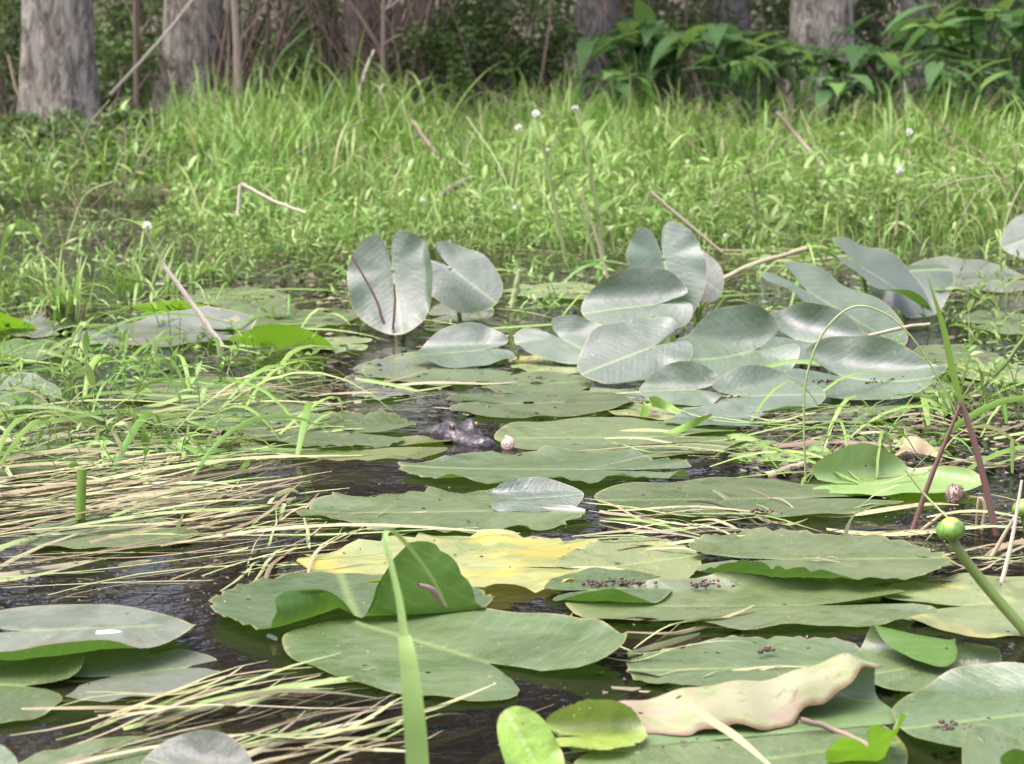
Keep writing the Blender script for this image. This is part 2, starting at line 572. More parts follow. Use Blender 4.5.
def tube(path, radii, sides=6):
    P = np.asarray(path, float)
    n = len(P)
    rad = np.interp(np.linspace(0, 1, n), np.linspace(0, 1, len(radii)), radii)
    tan = np.gradient(P, axis=0)
    tan /= np.linalg.norm(tan, axis=1)[:, None] + 1e-12
    ref = np.array([0.31, 0.86, 0.4])
    ref /= np.linalg.norm(ref)
    V = []
    for i in range(n):
        if abs(tan[i] @ ref) > 0.95:
            r2 = np.array([1.0, 0, 0])
        else:
            r2 = ref
        a = np.cross(tan[i], r2)
        a /= np.linalg.norm(a)
        b = np.cross(tan[i], a)
        for s in range(sides):
            th = 2 * PI * s / sides
            V.append(P[i] + rad[i] * (math.cos(th) * a + math.sin(th) * b))
    Q = []
    for i in range(n - 1):
        for s in range(sides):
            t = (s + 1) % sides
            Q.append((i * sides + s, i * sides + t, (i + 1) * sides + t, (i + 1) * sides + s))
    return np.array(V), np.array(Q)


def ribbon(path, widths, side=None, keel=0.0):
    """grass blade along a path, folded along its midrib"""
    P = np.asarray(path, float)
    n = len(P)
    w = np.interp(np.linspace(0, 1, n), np.linspace(0, 1, len(widths)), widths)
    tan = np.gradient(P, axis=0)
    tan /= np.linalg.norm(tan, axis=1)[:, None] + 1e-12
    V = []
    for i in range(n):
        s = np.asarray(side, float) if side is not None else np.cross(tan[i], (0.1, 0.2, 1.0))
        s = s - tan[i] * (s @ tan[i])
        s /= np.linalg.norm(s) + 1e-9
        nn = np.cross(s, tan[i])
        V += [P[i] - s * w[i] / 2 + nn * keel * w[i], P[i], P[i] + s * w[i] / 2 + nn * keel * w[i]]
    Q = []
    for i in range(n - 1):
        a = 3 * i
        Q += [(a, a + 1, a + 4, a + 3), (a + 1, a + 2, a + 5, a + 4)]
    return np.array(V), np.array(Q)


def rotz(a):
    c, s = np.cos(a), np.sin(a)
    return np.array([[c, -s, 0], [s, c, 0], [0, 0, 1]])


def rotx(a):
    c, s = np.cos(a), np.sin(a)
    return np.array([[1, 0, 0], [0, c, -s], [0, s, c]])


def roty(a):
    c, s = np.cos(a), np.sin(a)
    return np.array([[c, 0, s], [0, 1, 0], [-s, 0, c]])


def scatter(protos, places):
    """protos: list of (V,Q); places: (proto index, xyz, yaw, lean, scale) -> merged arrays"""
    Vs, Qs, n = [], [], 0
    for pi, loc, yaw, lean, sc in places:
        V, Q = protos[pi]
        M = rotz(yaw) @ rotx(lean)
        Vs.append((V * sc) @ M.T + loc)
        Qs.append(Q + n)
        n += len(V)
    return np.concatenate(Vs), np.concatenate(Qs)


# ------------------------------------------------------------------ setting
def gz(x, y):
    """height of the ground: pond bed, low bank, wooded floor, rise"""
    x = np.asarray(x, float)
    y = np.asarray(y, float)
    shore = 9.3 + 0.5 * np.sin(x * 0.9 + 1) + 0.35 * np.sin(x * 2.3)
    z = -0.16 + 0.20 / (1 + np.exp(-(y - shore) / 0.35))
    z = z + 0.012 * np.clip(y - 10, 0, 20)
    z = z + 0.03 * np.sin(x * 1.7 + y * 0.9) * np.clip((y - 11) / 3, 0, 1) + 0.03 * np.sin(x * 0.6 - y * 1.3) * np.clip((y - 11) / 3, 0, 1)
    z = z + 3.2 / (1 + np.exp(-(y - 38) / 1.8))
    return z


def build_setting():
    # one ground sheet: fine near the pond, coarse to the horizon
    xs = np.concatenate([[-2500, -600, -150, -50, -25], np.linspace(-14, 14, 113), [25, 50, 150, 600, 2500]])
    ys = np.concatenate([[-2500, -600, -150, -50, -20, -8, 0, 3], np.linspace(5, 45, 161), [55, 80, 150, 600, 2500]])
    X, Y = np.meshgrid(xs, ys)
    Z = gz(X, Y)
    back = Y < 0
    Z[back] = -0.16 - 0.0 * Y[back]
    Z = np.where(Y < -15, 0.4, Z)
    V = np.stack([X, Y, Z], -1).reshape(-1, 3)
    nx = len(xs)
    Q = [(j * nx + i, j * nx + i + 1, (j + 1) * nx + i + 1, (j + 1) * nx + i) for j in range(len(ys) - 1) for i in range(nx - 1)]
    o = link('ground', quad_mesh('ground', V, Q, ground_material()))
    tag(o, kind='structure')
    V = np.array([(-40, -14, 0), (40, -14, 0), (40, 14, 0), (-40, 14, 0)], float)
    o = link('water', quad_mesh('water', V, [(0, 1, 2, 3)], water_material()))
    tag(o, kind='structure')


build_setting()

# ------------------------------------------------------------------ world and light
wd = bpy.data.worlds.new('World')
SC.world = wd
wd.use_nodes = True
wn = wd.node_tree
bg = wn.nodes['Background']
sky = wn.nodes.new('ShaderNodeTexSky')
sky.sky_type = 'NISHITA'
sky.sun_disc = False
SUN_EL, SUN_AZ = R(70), R(245)      # azimuth clockwise from +Y
sky.sun_elevation = SUN_EL
sky.sun_rotation = SUN_AZ
sky.air_density = 1.0
sky.dust_density = 5.0
sky.ozone_density = 1.0
hsv = wn.nodes.new('ShaderNodeHueSaturation')
hsv.inputs['Saturation'].default_value = 0.7
hsv.inputs['Hue'].default_value = 0.545
wn.links.new(sky.outputs[0], hsv.inputs['Color'])
wn.links.new(hsv.outputs[0], bg.inputs['Color'])
bg.inputs['Strength'].default_value = 0.15
sd = bpy.data.lights.new('sun', 'SUN')
sd.energy = 0.9
sd.angle = R(60)
sd.color = (1.0, 0.96, 0.9)
so = bpy.data.objects.new('sun', sd)
COL.objects.link(so)
sv = Vector((math.sin(SUN_AZ) * math.cos(SUN_EL), math.cos(SUN_AZ) * math.cos(SUN_EL), math.sin(SUN_EL)))
so.rotation_euler = sv.to_track_quat('Z', 'Y').to_euler()
so.location = (0, 0, 20)
SC.view_settings.view_transform = 'Standard'
SC.view_settings.look = 'None'
SC.view_settings.gamma = 1
SC.view_settings.exposure = 1.84

# ------------------------------------------------------------------ lily pads


def unit_leaf(seed, sinus=0.22, wid=0.82, waves=(0.008, 7), jag=0.0, NR=16, NT=84):
    """heart-shaped pad, tip towards +y, stalk joint at the origin. rows of rings x spokes"""
    rg = np.random.default_rng(seed)
    th = np.linspace(-PI + sinus, PI - sinus, NT)
    a, b, off = wid / 2, 0.5, 0.13
    # distance from the joint to an ellipse centred at (0, off)
    dx, dy = np.sin(th), np.cos(th)
    A = dx ** 2 / a ** 2 + dy ** 2 / b ** 2
    B = -2 * dy * off / b ** 2
    C = off ** 2 / b ** 2 - 1
    r = (-B + np.sqrt(B * B - 4 * A * C)) / (2 * A)
    edge = (PI - sinus) - np.abs(th)
    r = r * (1 - 0.55 * np.exp(-edge / 0.09))
    r = r * (1 + 0.05 * np.exp(-(th / 0.35) ** 2))
    ph = rg.uniform(0, 2 * PI, 4)
    r = r * (1 + 0.022 * np.sin(3 * th + ph[0]) + 0.012 * np.sin(7 * th + ph[1]))
    if jag:
        saw = np.abs(((th * 5.5 + 0.6 * np.sin(th * 3 + ph[2])) % 1.0) - 0.5) * 2
        r = r * (1 - jag * (1 - saw) ** 3)
    rr = (np.arange(NR) / (NR - 1)) ** 0.85
    RHO, TH = np.meshgrid(rr, th, indexing='ij')
    x = RHO * r[None] * np.sin(TH)
    y = RHO * r[None] * np.cos(TH)
    z = waves[0] * RHO ** 3 * (np.sin(waves[1] * TH + ph[2]) + 0.6 * np.sin((waves[1] * 1.7) * TH + ph[3]))
    z += 0.02 * RHO ** 2 * np.sin(2 * TH + ph[0]) * 0.5
    z += 0.006 * np.minimum(np.abs(x) / 0.05, 1)      # midrib valley
    if jag:
        z += 0.012 * RHO ** 6 * np.abs(np.sin(TH * 5.5 * PI))
    V = np.stack([x, y, z], -1).reshape(-1, 3)
    Q = []
    for i in range(NR - 1):
        for j in range(NT - 1):
            Q.append((i * NT + j, i * NT + j + 1, (i + 1) * NT + j + 1, (i + 1) * NT + j))
    return V, np.array(Q)[:, ::1], RHO.reshape(-1)


def fold(V, lx, ddeg, off, ang, rad=0.08, side=0):
    """roll the part of the leaf beyond a line upwards by ang degrees; off in half-sizes from the centre"""
    n = np.array([math.cos(R(ddeg)), math.sin(R(ddeg))])
    c = (V[:, :2].max(0) + V[:, :2].min(0)) / 2
    s0 = (V[:, :2] - c) @ n
    half = np.abs(s0).max()
    s = s0 - off * half
    A = R(ang)
    act = s > 0
    if side:
        k = np.clip(side * lx / 0.07, 0, 1)
        k = k * k * (3 - 2 * k)
        A = A * k
        act = act & (k > 0)
    phi = np.where(act, np.minimum(s / rad, A), 0)
    tail = np.where(act, s - rad * phi, 0)
    z = V[:, 2]
    ds = rad * np.sin(phi) + tail * np.cos(phi) - z * np.sin(phi)
    dz = rad * (1 - np.cos(phi)) + tail * np.sin(phi) + z * np.cos(phi)
    out = V.copy()
    out[act, :2] = V[act, :2] + (ds - s)[act, None] * n[None]
    out[act, 2] = dz[act]
    return out


PADN = [0]


def pad(box, mat, label, yaw=0.0, folds=(), z=0.004, sinus=0.2, wid=0.84, waves=(0.006, 7), jag=0.0,
        base=None, tilt=0.0, roll=0.0, cup=0.0, crease=0.0, stem=False, group='lily pads on the pond', zmul=1.0):
    PADN[0] += 1
    seed = PADN[0]
    if base is not None and waves[0] == 0.006:
        waves = (0.022, 3 + PADN[0] % 3)
    V, Q, rho = unit_leaf(seed * 13 + 5, sinus, wid, waves, jag)
    lx = V[:, 0].copy()
    uv = V[:, :2] + 0.5
    if cup:
        V[:, 2] += cup * (V[:, 0] ** 2 + V[:, 1] ** 2)
    if crease:
        V[:, 2] += crease * np.sqrt(V[:, 0] ** 2 + 0.0009)
    V = V @ rotz(R(yaw - 90)).T
    for f in folds:
        V = fold(V, lx, *f)
    if tilt or roll:
        V = V @ (rotx(R(tilt)) @ roty(R(roll))).T
    x0, x1, y0, y1 = box
    tw, th_, tcx, tcy = x1 - x0, y1 - y0, (x0 + x1) / 2, (y0 + y1) / 2
    floating = base is None
    if floating:
        C = G(tcx, tcy, z)
    else:
        C = D(tcx, tcy, G(512, base)[1])
    ext = V.max(0) - V.min(0)
    ax = tw * C[1] / F / ext[0]
    ay = ax
    for it in range(9):
        az = (ax * ay) ** 0.5 * zmul if floating else ay
        Wd = V * np.array([ax, ay, az])
        if floating:
            Wd[:, 2] -= np.percentile(Wd[:, 2], 30)
            Wd[:, 2] = np.maximum(Wd[:, 2], -0.0022)
        P = Wd + C
        u, v = project(P)
        w, h = u.max() - u.min(), v.max() - v.min()
        ax *= min(max(tw / w, 0.6), 1.6)
        ay *= min(max(th_ / h, 0.6), 1.6)
        C[0] += (tcx - (u.max() + u.min()) / 2) * C[1] / F
        ev = tcy - (v.max() + v.min()) / 2
        if floating:
            C[1] -= ev * C[1] ** 2 / (F * CH) * 0.8
        else:
            C[2] -= ev * C[1] / F
    org = P[0].copy()
    me = quad_mesh('lily_pad', P - org, Q, LM[mat])
    uvl = me.uv_layers.new(name='leafmap')
    uvl.data.foreach_set('uv', uv[Q.ravel()].astype(np.float32).ravel())
    at = me.attributes.new('rho', 'FLOAT', 'POINT')
    at.data.foreach_set('value', rho.astype(np.float32))
    # make the upper side the front side
    o = link('lily_pad', me, None, tuple(org))
    tag(o, label, 'lily pad', group)
    if stem:
        bot = org + np.array([0.02, 0.03, 0])
        bot[2] = -0.14
        mid = (org + bot) / 2 + np.array([0.012, 0.0, 0])
        tv, tq = tube(smooth_path([bot - org, mid - org, (0, 0, -0.001)], 9), [0.006, 0.005, 0.0045], 7)
        link('stalk', quad_mesh('stalk', tv, tq, M_PETIOLE), o)
    return o


NEAR = -90
# ---- foreground
pad((-90, 84, 640, 726), 'green', 'smooth sage pad below the folded glossy pad at the left edge of the pond', 175, z=0.006, folds=[(60, 0.55, 14)])
pad((60, 222, 646, 702), 'grey', 'half-sunken dull pad with browned rim sticking out to the right under the folded glossy pad', 20, z=0.001)
pad((-75, 197, 604, 668), 'grey', 'folded glossy pad with bright green lower lip lying over two others at far left', 5, folds=[(-80, 0.72, 48, 0.04), (90, 0.1, -16, 0.3)], z=0.014)
pad((16, 250, 736, 796), 'sage', 'flat pad at the bottom left partly under a small curled lavender pad', 15, z=0.003)
pad((140, 252, 730, 800), 'grey', 'small curled lavender pad lying over a flat one among straw at bottom left', 160, base=790, tilt=12, folds=[(80, 0.2, 50, 0.2)])
pad((-40, 19, 744, 800), 'green', 'dark green pad of which only a corner shows at the lower left', 120, z=0.02, folds=[(80, 0.2, 30)])
pad((208, 495, 541, 630), 'green', 'pad with two upcurled bright green lobes, the right one standing as a pointed sail', 98, sinus=0.35, jag=0.04,
    folds=[(-84, 0.40, 96, 0.03, 1), (-30, 0.0, 115, 0.06, -1)], z=0.010)
pad((282, 627, 604, 701), 'green', 'large notched pad below the pad with standing lobes, lit by a pale streak', 128, sinus=0.30, z=0.006,
    folds=[(60, 0.6, 12), (-10, 0.55, 16, 0.15, 1)])
pad((296, 640, 529, 593), 'yellow', 'yellow decaying pad with torn edges between green pads', 172, z=0.003, jag=0.08, waves=(0.01, 9))
pad((556, 704, 537, 588), 'pale', 'yellow-green pad touching the right end of the yellow pad', 20, z=0.006, jag=0.05)
pad((544, 672, 567, 603), 'green', 'small dark green pad with a raised near lip and red seeds, by the yellow pad', 10, folds=[(NEAR, 0.66, 50, 0.04)], z=0.010)
pad((565, 940, 568, 630), 'sage', 'long broad pad in the middle right carrying a dark seed clump', 186, z=0.006, folds=[(100, 0.62, 24, 0.1)], waves=(0.01, 9))
pad((688, 958, 527, 580), 'sage', 'scalloped pad whose near left margin curls up dark green', 2, z=0.016, jag=0.05, folds=[(-112, 0.80, 48, 0.04)])
pad((880, 1110, 573, 638), 'pale', 'pale yellowish pad behind the green bud stem', 12, z=0.003)
pad((626, 905, 635, 693), 'sage', 'smooth pad with scalloped far edge just above the rolled cream pad', 186, z=0.006, jag=0.04)
pad((850, 1002, 625, 692), 'green', 'pad with its far margin curled over into a bright green flap, right of centre', 200, z=0.010, folds=[(62, 0.05, 205, 0.075)])
pad((892, 1120, 662, 754), 'green', 'large rounded pad at lower right lifting its far edge', 195, z=0.014, folds=[(70, 0.5, 30, 0.2)], wid=0.95)
pad((572, 790, 738, 810), 'sage', 'flat pad at the bottom centre under the rolled cream pad', 170, z=0.003)
pad((690, 908, 706, 806), 'green', 'dark green pad under the right end of the rolled cream pad', 15, z=0.003)


def rolled_pad():
    """a dying pad rolled into a loose tube, underside outwards"""
    A = G(560, 742, 0.004)
    B = G(892, 712, 0.004)
    ax = (B - A)
    L = np.linalg.norm(ax[:2])
    d = ax / np.linalg.norm(ax)
    back = np.array([-d[1], d[0], 0])
    ns, ntt = 60, 40
    V, uv, rho = [], [], []
    for i in range(ns):
        u = i / (ns - 1)
        h = np.interp(u, [0, 0.12, 0.4, 0.7, 0.9, 1.0], [0.012, 0.020, 0.027, 0.036, 0.044, 0.036])
        h += 0.0022 * math.sin(u * 15 + 1) + 0.0014 * math.sin(u * 37)
        ln = np.interp(u, [0, 0.15, 0.4, 0.6, 0.8, 0.93, 1.0], [0.020, 0.034, 0.050, 0.050, 0.034, 0.016, 0.006])
        ln += 0.0035 * math.sin(u * 24) + 0.0022 * math.sin(u * 57 + 2)
        slope = R(36) + R(7) * math.sin(u * 11)
        cr = 0.0065
        yb = 0.030 + 0.004 * math.sin(u * 8)
        # profile: floor, back wall, rounded crest, flap falling forwards with a lifted rim
        prof = [(-0.035, 0.001), (-0.01, 0.002), (yb - 0.010, 0.004), (yb - 0.002, 0.008), (yb, 0.5 * h), (yb, h - cr)]
        for q in np.linspace(0, PI / 2 + slope * 0 + R(50), 9)[1:]:
            prof.append((yb - cr + cr * math.cos(q), h - cr + cr * math.sin(q)))
        y0, z0 = prof[-1]
        for q in np.linspace(0, 1, 8)[1:]:
            bulge = 0.005 * math.sin(PI * q) * (1 + 0.5 * math.sin(u * 19))
            lift = 0.004 * q ** 4
            prof.append((y0 - ln * q * math.cos(slope), max(z0 - ln * q * math.sin(slope) + bulge + lift, 0.003)))
        prof = np.array(prof)
        tt = np.linspace(0, 1, ntt)
        seg = np.concatenate([[0], np.cumsum(np.linalg.norm(np.diff(prof, axis=0), axis=1))])
        seg /= seg[-1]
        py_ = np.interp(tt, seg, prof[:, 0])
        pz_ = np.interp(tt, seg, prof[:, 1])
        for j in range(ntt):
            V.append(A + d * (u * L) + back * py_[j] + np.array([0, 0, pz_[j]]))
            uv.append((0.08 + 0.84 * tt[j], u))
            rho.append(tt[j] if tt[j] > 0.6 else 0.5)
    V = np.array(V)
    Q = []
    for i in range(ns - 1):
        for j in range(ntt - 1):
            Q.append((i * ntt + j, i * ntt + j + 1, (i + 1) * ntt + j + 1, (i + 1) * ntt + j))
    Q = np.array(Q)
    me = quad_mesh('lily_pad', V - A, Q, LM['dying'])
    ul = me.uv_layers.new(name='leafmap')
    ul.data.foreach_set('uv', np.array(uv)[Q.ravel()].astype(np.float32).ravel())
    at = me.attributes.new('rho', 'FLOAT', 'POINT')
    at.data.foreach_set('value', np.array(rho, np.float32))
    # the cream underside must face outwards (up, on the flap)
    if me.polygons[(ns // 2) * (ntt - 1) + ntt - 5].normal.z > 0:
        me.flip_normals()
    o = link('lily_pad', me, None, tuple(A))
    tag(o, 'rolled dying pad showing its cream and pink underside', 'lily pad', 'lily pads on the pond')


rolled_pad()
pad((826, 908, 711, 780), 'bright', 'small bright green curl standing at the right end of the rolled cream pad', 60, base=775, tilt=-35, folds=[(0, 0.1, 50, 0.2)])
pad((545, 648, 699, 750), 'lime', 'lime yellow rolled pad left of the rolled cream pad', 5, z=0.012, folds=[(96, 0.0, 118, 0.10)], jag=0.05)
pad((497, 566, 706, 800), 'vivid', 'bright green young leaf standing upright at the bottom centre', 122, base=800, tilt=60, crease=0.5, wid=0.62, sinus=0.1)
pad((962, 1075, 724, 800), 'green', 'pad at the bottom right corner with upturned green near rim', 20, z=0.02, folds=[(-100, -0.1, 50, 0.1)])
# ---- middle distance
pad((812, 984, 443, 496), 'bright', 'fresh green pad with curled yellow-green margins beside the dry tan leaf', 4, z=0.008, folds=[(120, 0.45, 95, 0.07), (40, 0.66, 100, 0.06)])
pad((594, 904, 477, 518), 'sage', 'long clean pad lying right of centre behind a strip of dark water', 184, z=0.006)
pad((397, 692, 445, 484), 'sage', 'long pad with scalloped lavender far edge right in front of the alligator', 176, z=0.008, jag=0.05, waves=(0.012, 10))
pad((295, 592, 486, 534), 'sage', 'toothed pad with frilled far margin and a light green strap leaf across it', 188, z=0.004, jag=0.09, waves=(0.012, 9))
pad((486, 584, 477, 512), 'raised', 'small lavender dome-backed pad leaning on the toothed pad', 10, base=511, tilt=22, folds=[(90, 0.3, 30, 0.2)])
pad((446, 634, 390, 418), 'sage', 'pale pad with a yellowed left tip behind the alligator', 5, z=0.006)
pad((494, 748, 417, 458), 'sage', 'broad wet pad to the right of the alligator at water level', 185, z=0.0025)
pad((236, 416, 410, 448), 'sage', 'pad crossed by rows of dark holes left of the alligator', 170, z=0.006, jag=0.06)
pad((124, 336, 401, 430), 'sage', 'long pad overgrown by weeds and straw left of the holed pad', 180, z=0.004)
pad((240, 452, 433, 461), 'olive', 'olive sunken pad under the alligator snout', 178, z=0.0022)
pad((112, 276, 376, 404), 'sage', 'pad with green straps of grass lying over it in the left weeds', 8, z=0.005)
pad((-45, 62, 372, 408), 'green', 'pad at the far left with yellow-rimmed far edge turned up', 170, z=0.006, folds=[(90, 0.25, 28, 0.14)])
pad((-60, 101, 437, 477), 'sage', 'flat plain pad at the left edge beside the straw mat', 10, z=0.005)
pad((22, 200, 516, 549), 'sage', 'pad lying in the straw behind the cut green reed stub', 5, z=0.006)
pad((72, 256, 306, 347), 'grey', 'big greyish pad with a lifted green-edged far margin in the left weeds', 185, z=0.006, folds=[(70, 0.55, 30)])
pad((130, 205, 300, 318), 'bright', 'small green upturned pad edge beside the pale leaning stalk', 180, base=322, tilt=-18)
pad((-40, 66, 338, 366), 'sage', 'dull flat pad at the far left edge below the grass clump', 10, z=0.004)
pad((6, 72, 308, 338), 'grey', 'lavender pad half hidden behind the left grass clump', 170, z=0.01, folds=[(90, 0.3, 25)])
pad((-30, 36, 312, 334), 'bright', 'green edge-on pad at the extreme left of the weeds', 10, base=336, tilt=-14)
pad((170, 290, 286, 306), 'sage', 'narrow far pad behind the pale leaning stalk', 0, z=0.004)
pad((196, 296, 298, 332), 'sage', 'far pad with dark holes right of the pale leaning stalk', 172, z=0.006)
pad((228, 334, 324, 350), 'bright', 'dark green pad folded into a boat shape in the left weeds', 2, base=350, tilt=-22, crease=0.5)
pad((268, 362, 308, 330), 'sage', 'far pad left of the tall heart-shaped leaf', 12, z=0.004)
pad((300, 372, 336, 352), 'pale', 'small pale pad between the boat-shaped pad and the heart-shaped leaf', 175, z=0.005)
pad((345, 428, 358, 400), 'grey', 'dark lavender wet pad behind the alligator with a twig over it', 160, z=0.002)
pad((362, 512, 347, 386), 'sage', 'large flat pad in front of the low lavender leaf', 182, z=0.003)
pad((476, 594, 371, 396), 'sage', 'pad rimmed with dark crumbs in front of the notched green leaf', 8, z=0.005)
pad((508, 602, 352, 374), 'pale', 'thin pale pad showing below the notched green leaf', 3, z=0.003)
pad((590, 652, 382, 404), 'grey', 'pinkish dull pad under the edge of the big lying leaf', 100, z=0.003)
pad((600, 712, 396, 420), 'pale', 'pale pad crossed by bright straps in front of the small domed leaf', 4, z=0.003)
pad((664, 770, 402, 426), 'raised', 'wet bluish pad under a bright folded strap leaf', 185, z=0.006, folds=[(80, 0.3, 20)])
pad((776, 912, 392, 424), 'sage', 'flat pad with cream flecks in front of the broad double-lobed leaf', 6, z=0.003)
pad((724, 832, 440, 462), 'bright', 'narrow bright pad floating on dark water by the arched grass stem', 2, z=0.003)
pad((905, 1010, 344, 376), 'sage', 'dull flat pad right of the broad double-lobed leaf', 12, z=0.004)
pad((938, 1060, 362, 384), 'pale', 'pale pad in the debris at the right behind the tall blade', 178, z=0.003)
pad((900, 1050, 256, 292), 'grey', 'far grey pad lying at the right edge below the grass', 175, z=0.006, folds=[(90, 0.5, 20)])
pad((952, 1050, 310, 336), 'sage', 'far flat pad among debris at the right edge', 10, z=0.004)
pad((878, 962, 378, 400), 'sage', 'small pad under the right end of the broad double-lobed leaf', 8, z=0.003)
pad((428, 494, 300, 324), 'grey', 'flat lavender pad at the foot of the two tall heart leaves', 20, z=0.005)
pad((500, 640, 282, 300), 'pale', 'far pale pad behind the notched green leaf', 5, z=0.004)
pad((424, 520, 318, 334), 'sage', 'thin far pad behind the low lavender leaf', 5, z=0.003)
# ---- raised leaves
RG = 'leaves raised above the water'
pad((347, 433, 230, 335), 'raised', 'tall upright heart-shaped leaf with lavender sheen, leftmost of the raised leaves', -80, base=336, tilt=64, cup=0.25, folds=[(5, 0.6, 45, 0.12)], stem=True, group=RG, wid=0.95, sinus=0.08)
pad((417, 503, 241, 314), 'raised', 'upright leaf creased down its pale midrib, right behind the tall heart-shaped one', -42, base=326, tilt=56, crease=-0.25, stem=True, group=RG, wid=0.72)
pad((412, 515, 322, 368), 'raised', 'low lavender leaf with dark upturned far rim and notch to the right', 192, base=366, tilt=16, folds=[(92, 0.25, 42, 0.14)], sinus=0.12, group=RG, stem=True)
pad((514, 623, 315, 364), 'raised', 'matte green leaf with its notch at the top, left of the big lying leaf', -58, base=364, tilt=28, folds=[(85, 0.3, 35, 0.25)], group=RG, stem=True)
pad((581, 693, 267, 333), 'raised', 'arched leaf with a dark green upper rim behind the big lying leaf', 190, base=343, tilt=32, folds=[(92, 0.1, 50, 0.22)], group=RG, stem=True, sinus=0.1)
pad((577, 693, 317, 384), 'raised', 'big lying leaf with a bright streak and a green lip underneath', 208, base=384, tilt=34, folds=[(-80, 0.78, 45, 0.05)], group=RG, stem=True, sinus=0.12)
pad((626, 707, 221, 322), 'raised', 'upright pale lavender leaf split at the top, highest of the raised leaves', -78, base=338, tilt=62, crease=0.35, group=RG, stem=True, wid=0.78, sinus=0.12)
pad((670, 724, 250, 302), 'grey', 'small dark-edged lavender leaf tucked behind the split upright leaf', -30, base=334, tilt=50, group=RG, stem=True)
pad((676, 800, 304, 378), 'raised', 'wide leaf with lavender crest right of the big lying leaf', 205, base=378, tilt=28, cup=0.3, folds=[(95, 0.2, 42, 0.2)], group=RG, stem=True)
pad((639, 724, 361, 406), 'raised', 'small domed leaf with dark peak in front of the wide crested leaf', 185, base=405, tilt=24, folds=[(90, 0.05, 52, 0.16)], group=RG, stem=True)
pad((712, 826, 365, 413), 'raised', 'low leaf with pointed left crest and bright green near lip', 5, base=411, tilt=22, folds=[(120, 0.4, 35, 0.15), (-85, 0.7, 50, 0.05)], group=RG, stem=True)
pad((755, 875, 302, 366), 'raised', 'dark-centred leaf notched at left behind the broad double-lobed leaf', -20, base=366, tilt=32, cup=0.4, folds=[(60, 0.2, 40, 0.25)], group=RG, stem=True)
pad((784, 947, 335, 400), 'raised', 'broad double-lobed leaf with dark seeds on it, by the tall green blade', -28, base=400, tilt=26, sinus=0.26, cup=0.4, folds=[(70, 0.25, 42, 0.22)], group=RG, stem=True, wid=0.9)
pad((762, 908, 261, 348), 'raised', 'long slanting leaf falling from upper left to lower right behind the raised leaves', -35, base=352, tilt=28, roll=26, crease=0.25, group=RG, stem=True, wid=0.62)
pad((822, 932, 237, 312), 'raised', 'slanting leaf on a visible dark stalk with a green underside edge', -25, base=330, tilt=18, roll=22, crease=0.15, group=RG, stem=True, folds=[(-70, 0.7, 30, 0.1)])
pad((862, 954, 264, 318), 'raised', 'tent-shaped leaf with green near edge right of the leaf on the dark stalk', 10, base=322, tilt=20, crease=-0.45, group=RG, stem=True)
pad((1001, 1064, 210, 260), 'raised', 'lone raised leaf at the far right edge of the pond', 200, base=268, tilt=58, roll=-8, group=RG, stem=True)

# ------------------------------------------------------------------ grasses, weeds, straw (stuff)


def blade_proto(h, w, bend, rg, segs=5):
    """upright grass blade that droops towards its tip"""
    t = np.linspace(0, 1, segs + 1)
    ang = bend * t ** 1.6
    dy = np.cumsum(np.sin(ang)) / (segs + 1)
    dz = np.cumsum(np.cos(ang)) / (segs + 1)
    P = np.stack([0.02 * np.sin(t * 3), dy, dz], -1) * h
    P -= P[0]
    return ribbon(P, [w * 0.7, w, w * 0.9, w * 0.6, w * 0.08], side=(1, 0, 0), keel=0.18)


def lance_leaf(L, w, n=4):
    t = np.linspace(0, 1, n + 1)
    P = np.stack([0 * t, t * L, 0.35 * L * t - 0.42 * L * t ** 2], -1)
    return ribbon(P, [w * 0.25, w, w * 0.8, w * 0.08], side=(1, 0, 0), keel=0.12)


def sprig_proto(h, rg, pairs=5, L=0.06, w=0.014):
    """creeping weed shoot: stem with opposite lance-shaped leaves"""
    mb = MB()
    lean = rg.uniform(-0.3, 0.3, 2)
    t = np.linspace(0, 1, 5)
    P = np.stack([lean[0] * h * t ** 1.5, lean[1] * h * t ** 1.5, h * t], -1)
    mb.add(*tube(P, [0.0022, 0.0015], 3))
    for i in range(pairs):
        u = 0.25 + 0.75 * i / (pairs - 1)
        c = np.array([np.interp(u, t, P[:, k]) for k in range(3)])
        a0 = i * PI / 2 + rg.uniform(-0.5, 0.5)
        for s in (0, PI):
            V, Q = lance_leaf(L * rg.uniform(0.6, 1.15), w * rg.uniform(0.8, 1.2), 3)
            M = rotz(a0 + s + rg.uniform(-0.3, 0.3)) @ rotx(rg.uniform(-0.1, 0.75))
            mb.add(V @ M.T + c, Q)
    return mb.arrays()


def in_view(n, y0, y1, margin=0.5, power=1.0):
    """random spots on the water/ground in the wedge the picture looks at (and a little wider)"""
    y = y0 + (y1 - y0) * RNG.random(n) ** power
    x = (RNG.random(n) * 2 - 1) * (y * (W / 2) / F + margin)
    return x, y


def clump_noise(x, y, s=1.0):
    return 0.5 + 0.25 * (np.sin(x * 2.1 * s + 1.3 * np.sin(y * 1.7 * s)) + np.sin(y * 1.5 * s + 1.7 * np.sin(x * 1.3 * s + 2)))


def pocket(x, y):
    """open dark water at the left in front of the bank"""
    return (x < -1.05 + 0.15 * np.sin(y * 3)) & (y > 7.6) & (y < 9.1)


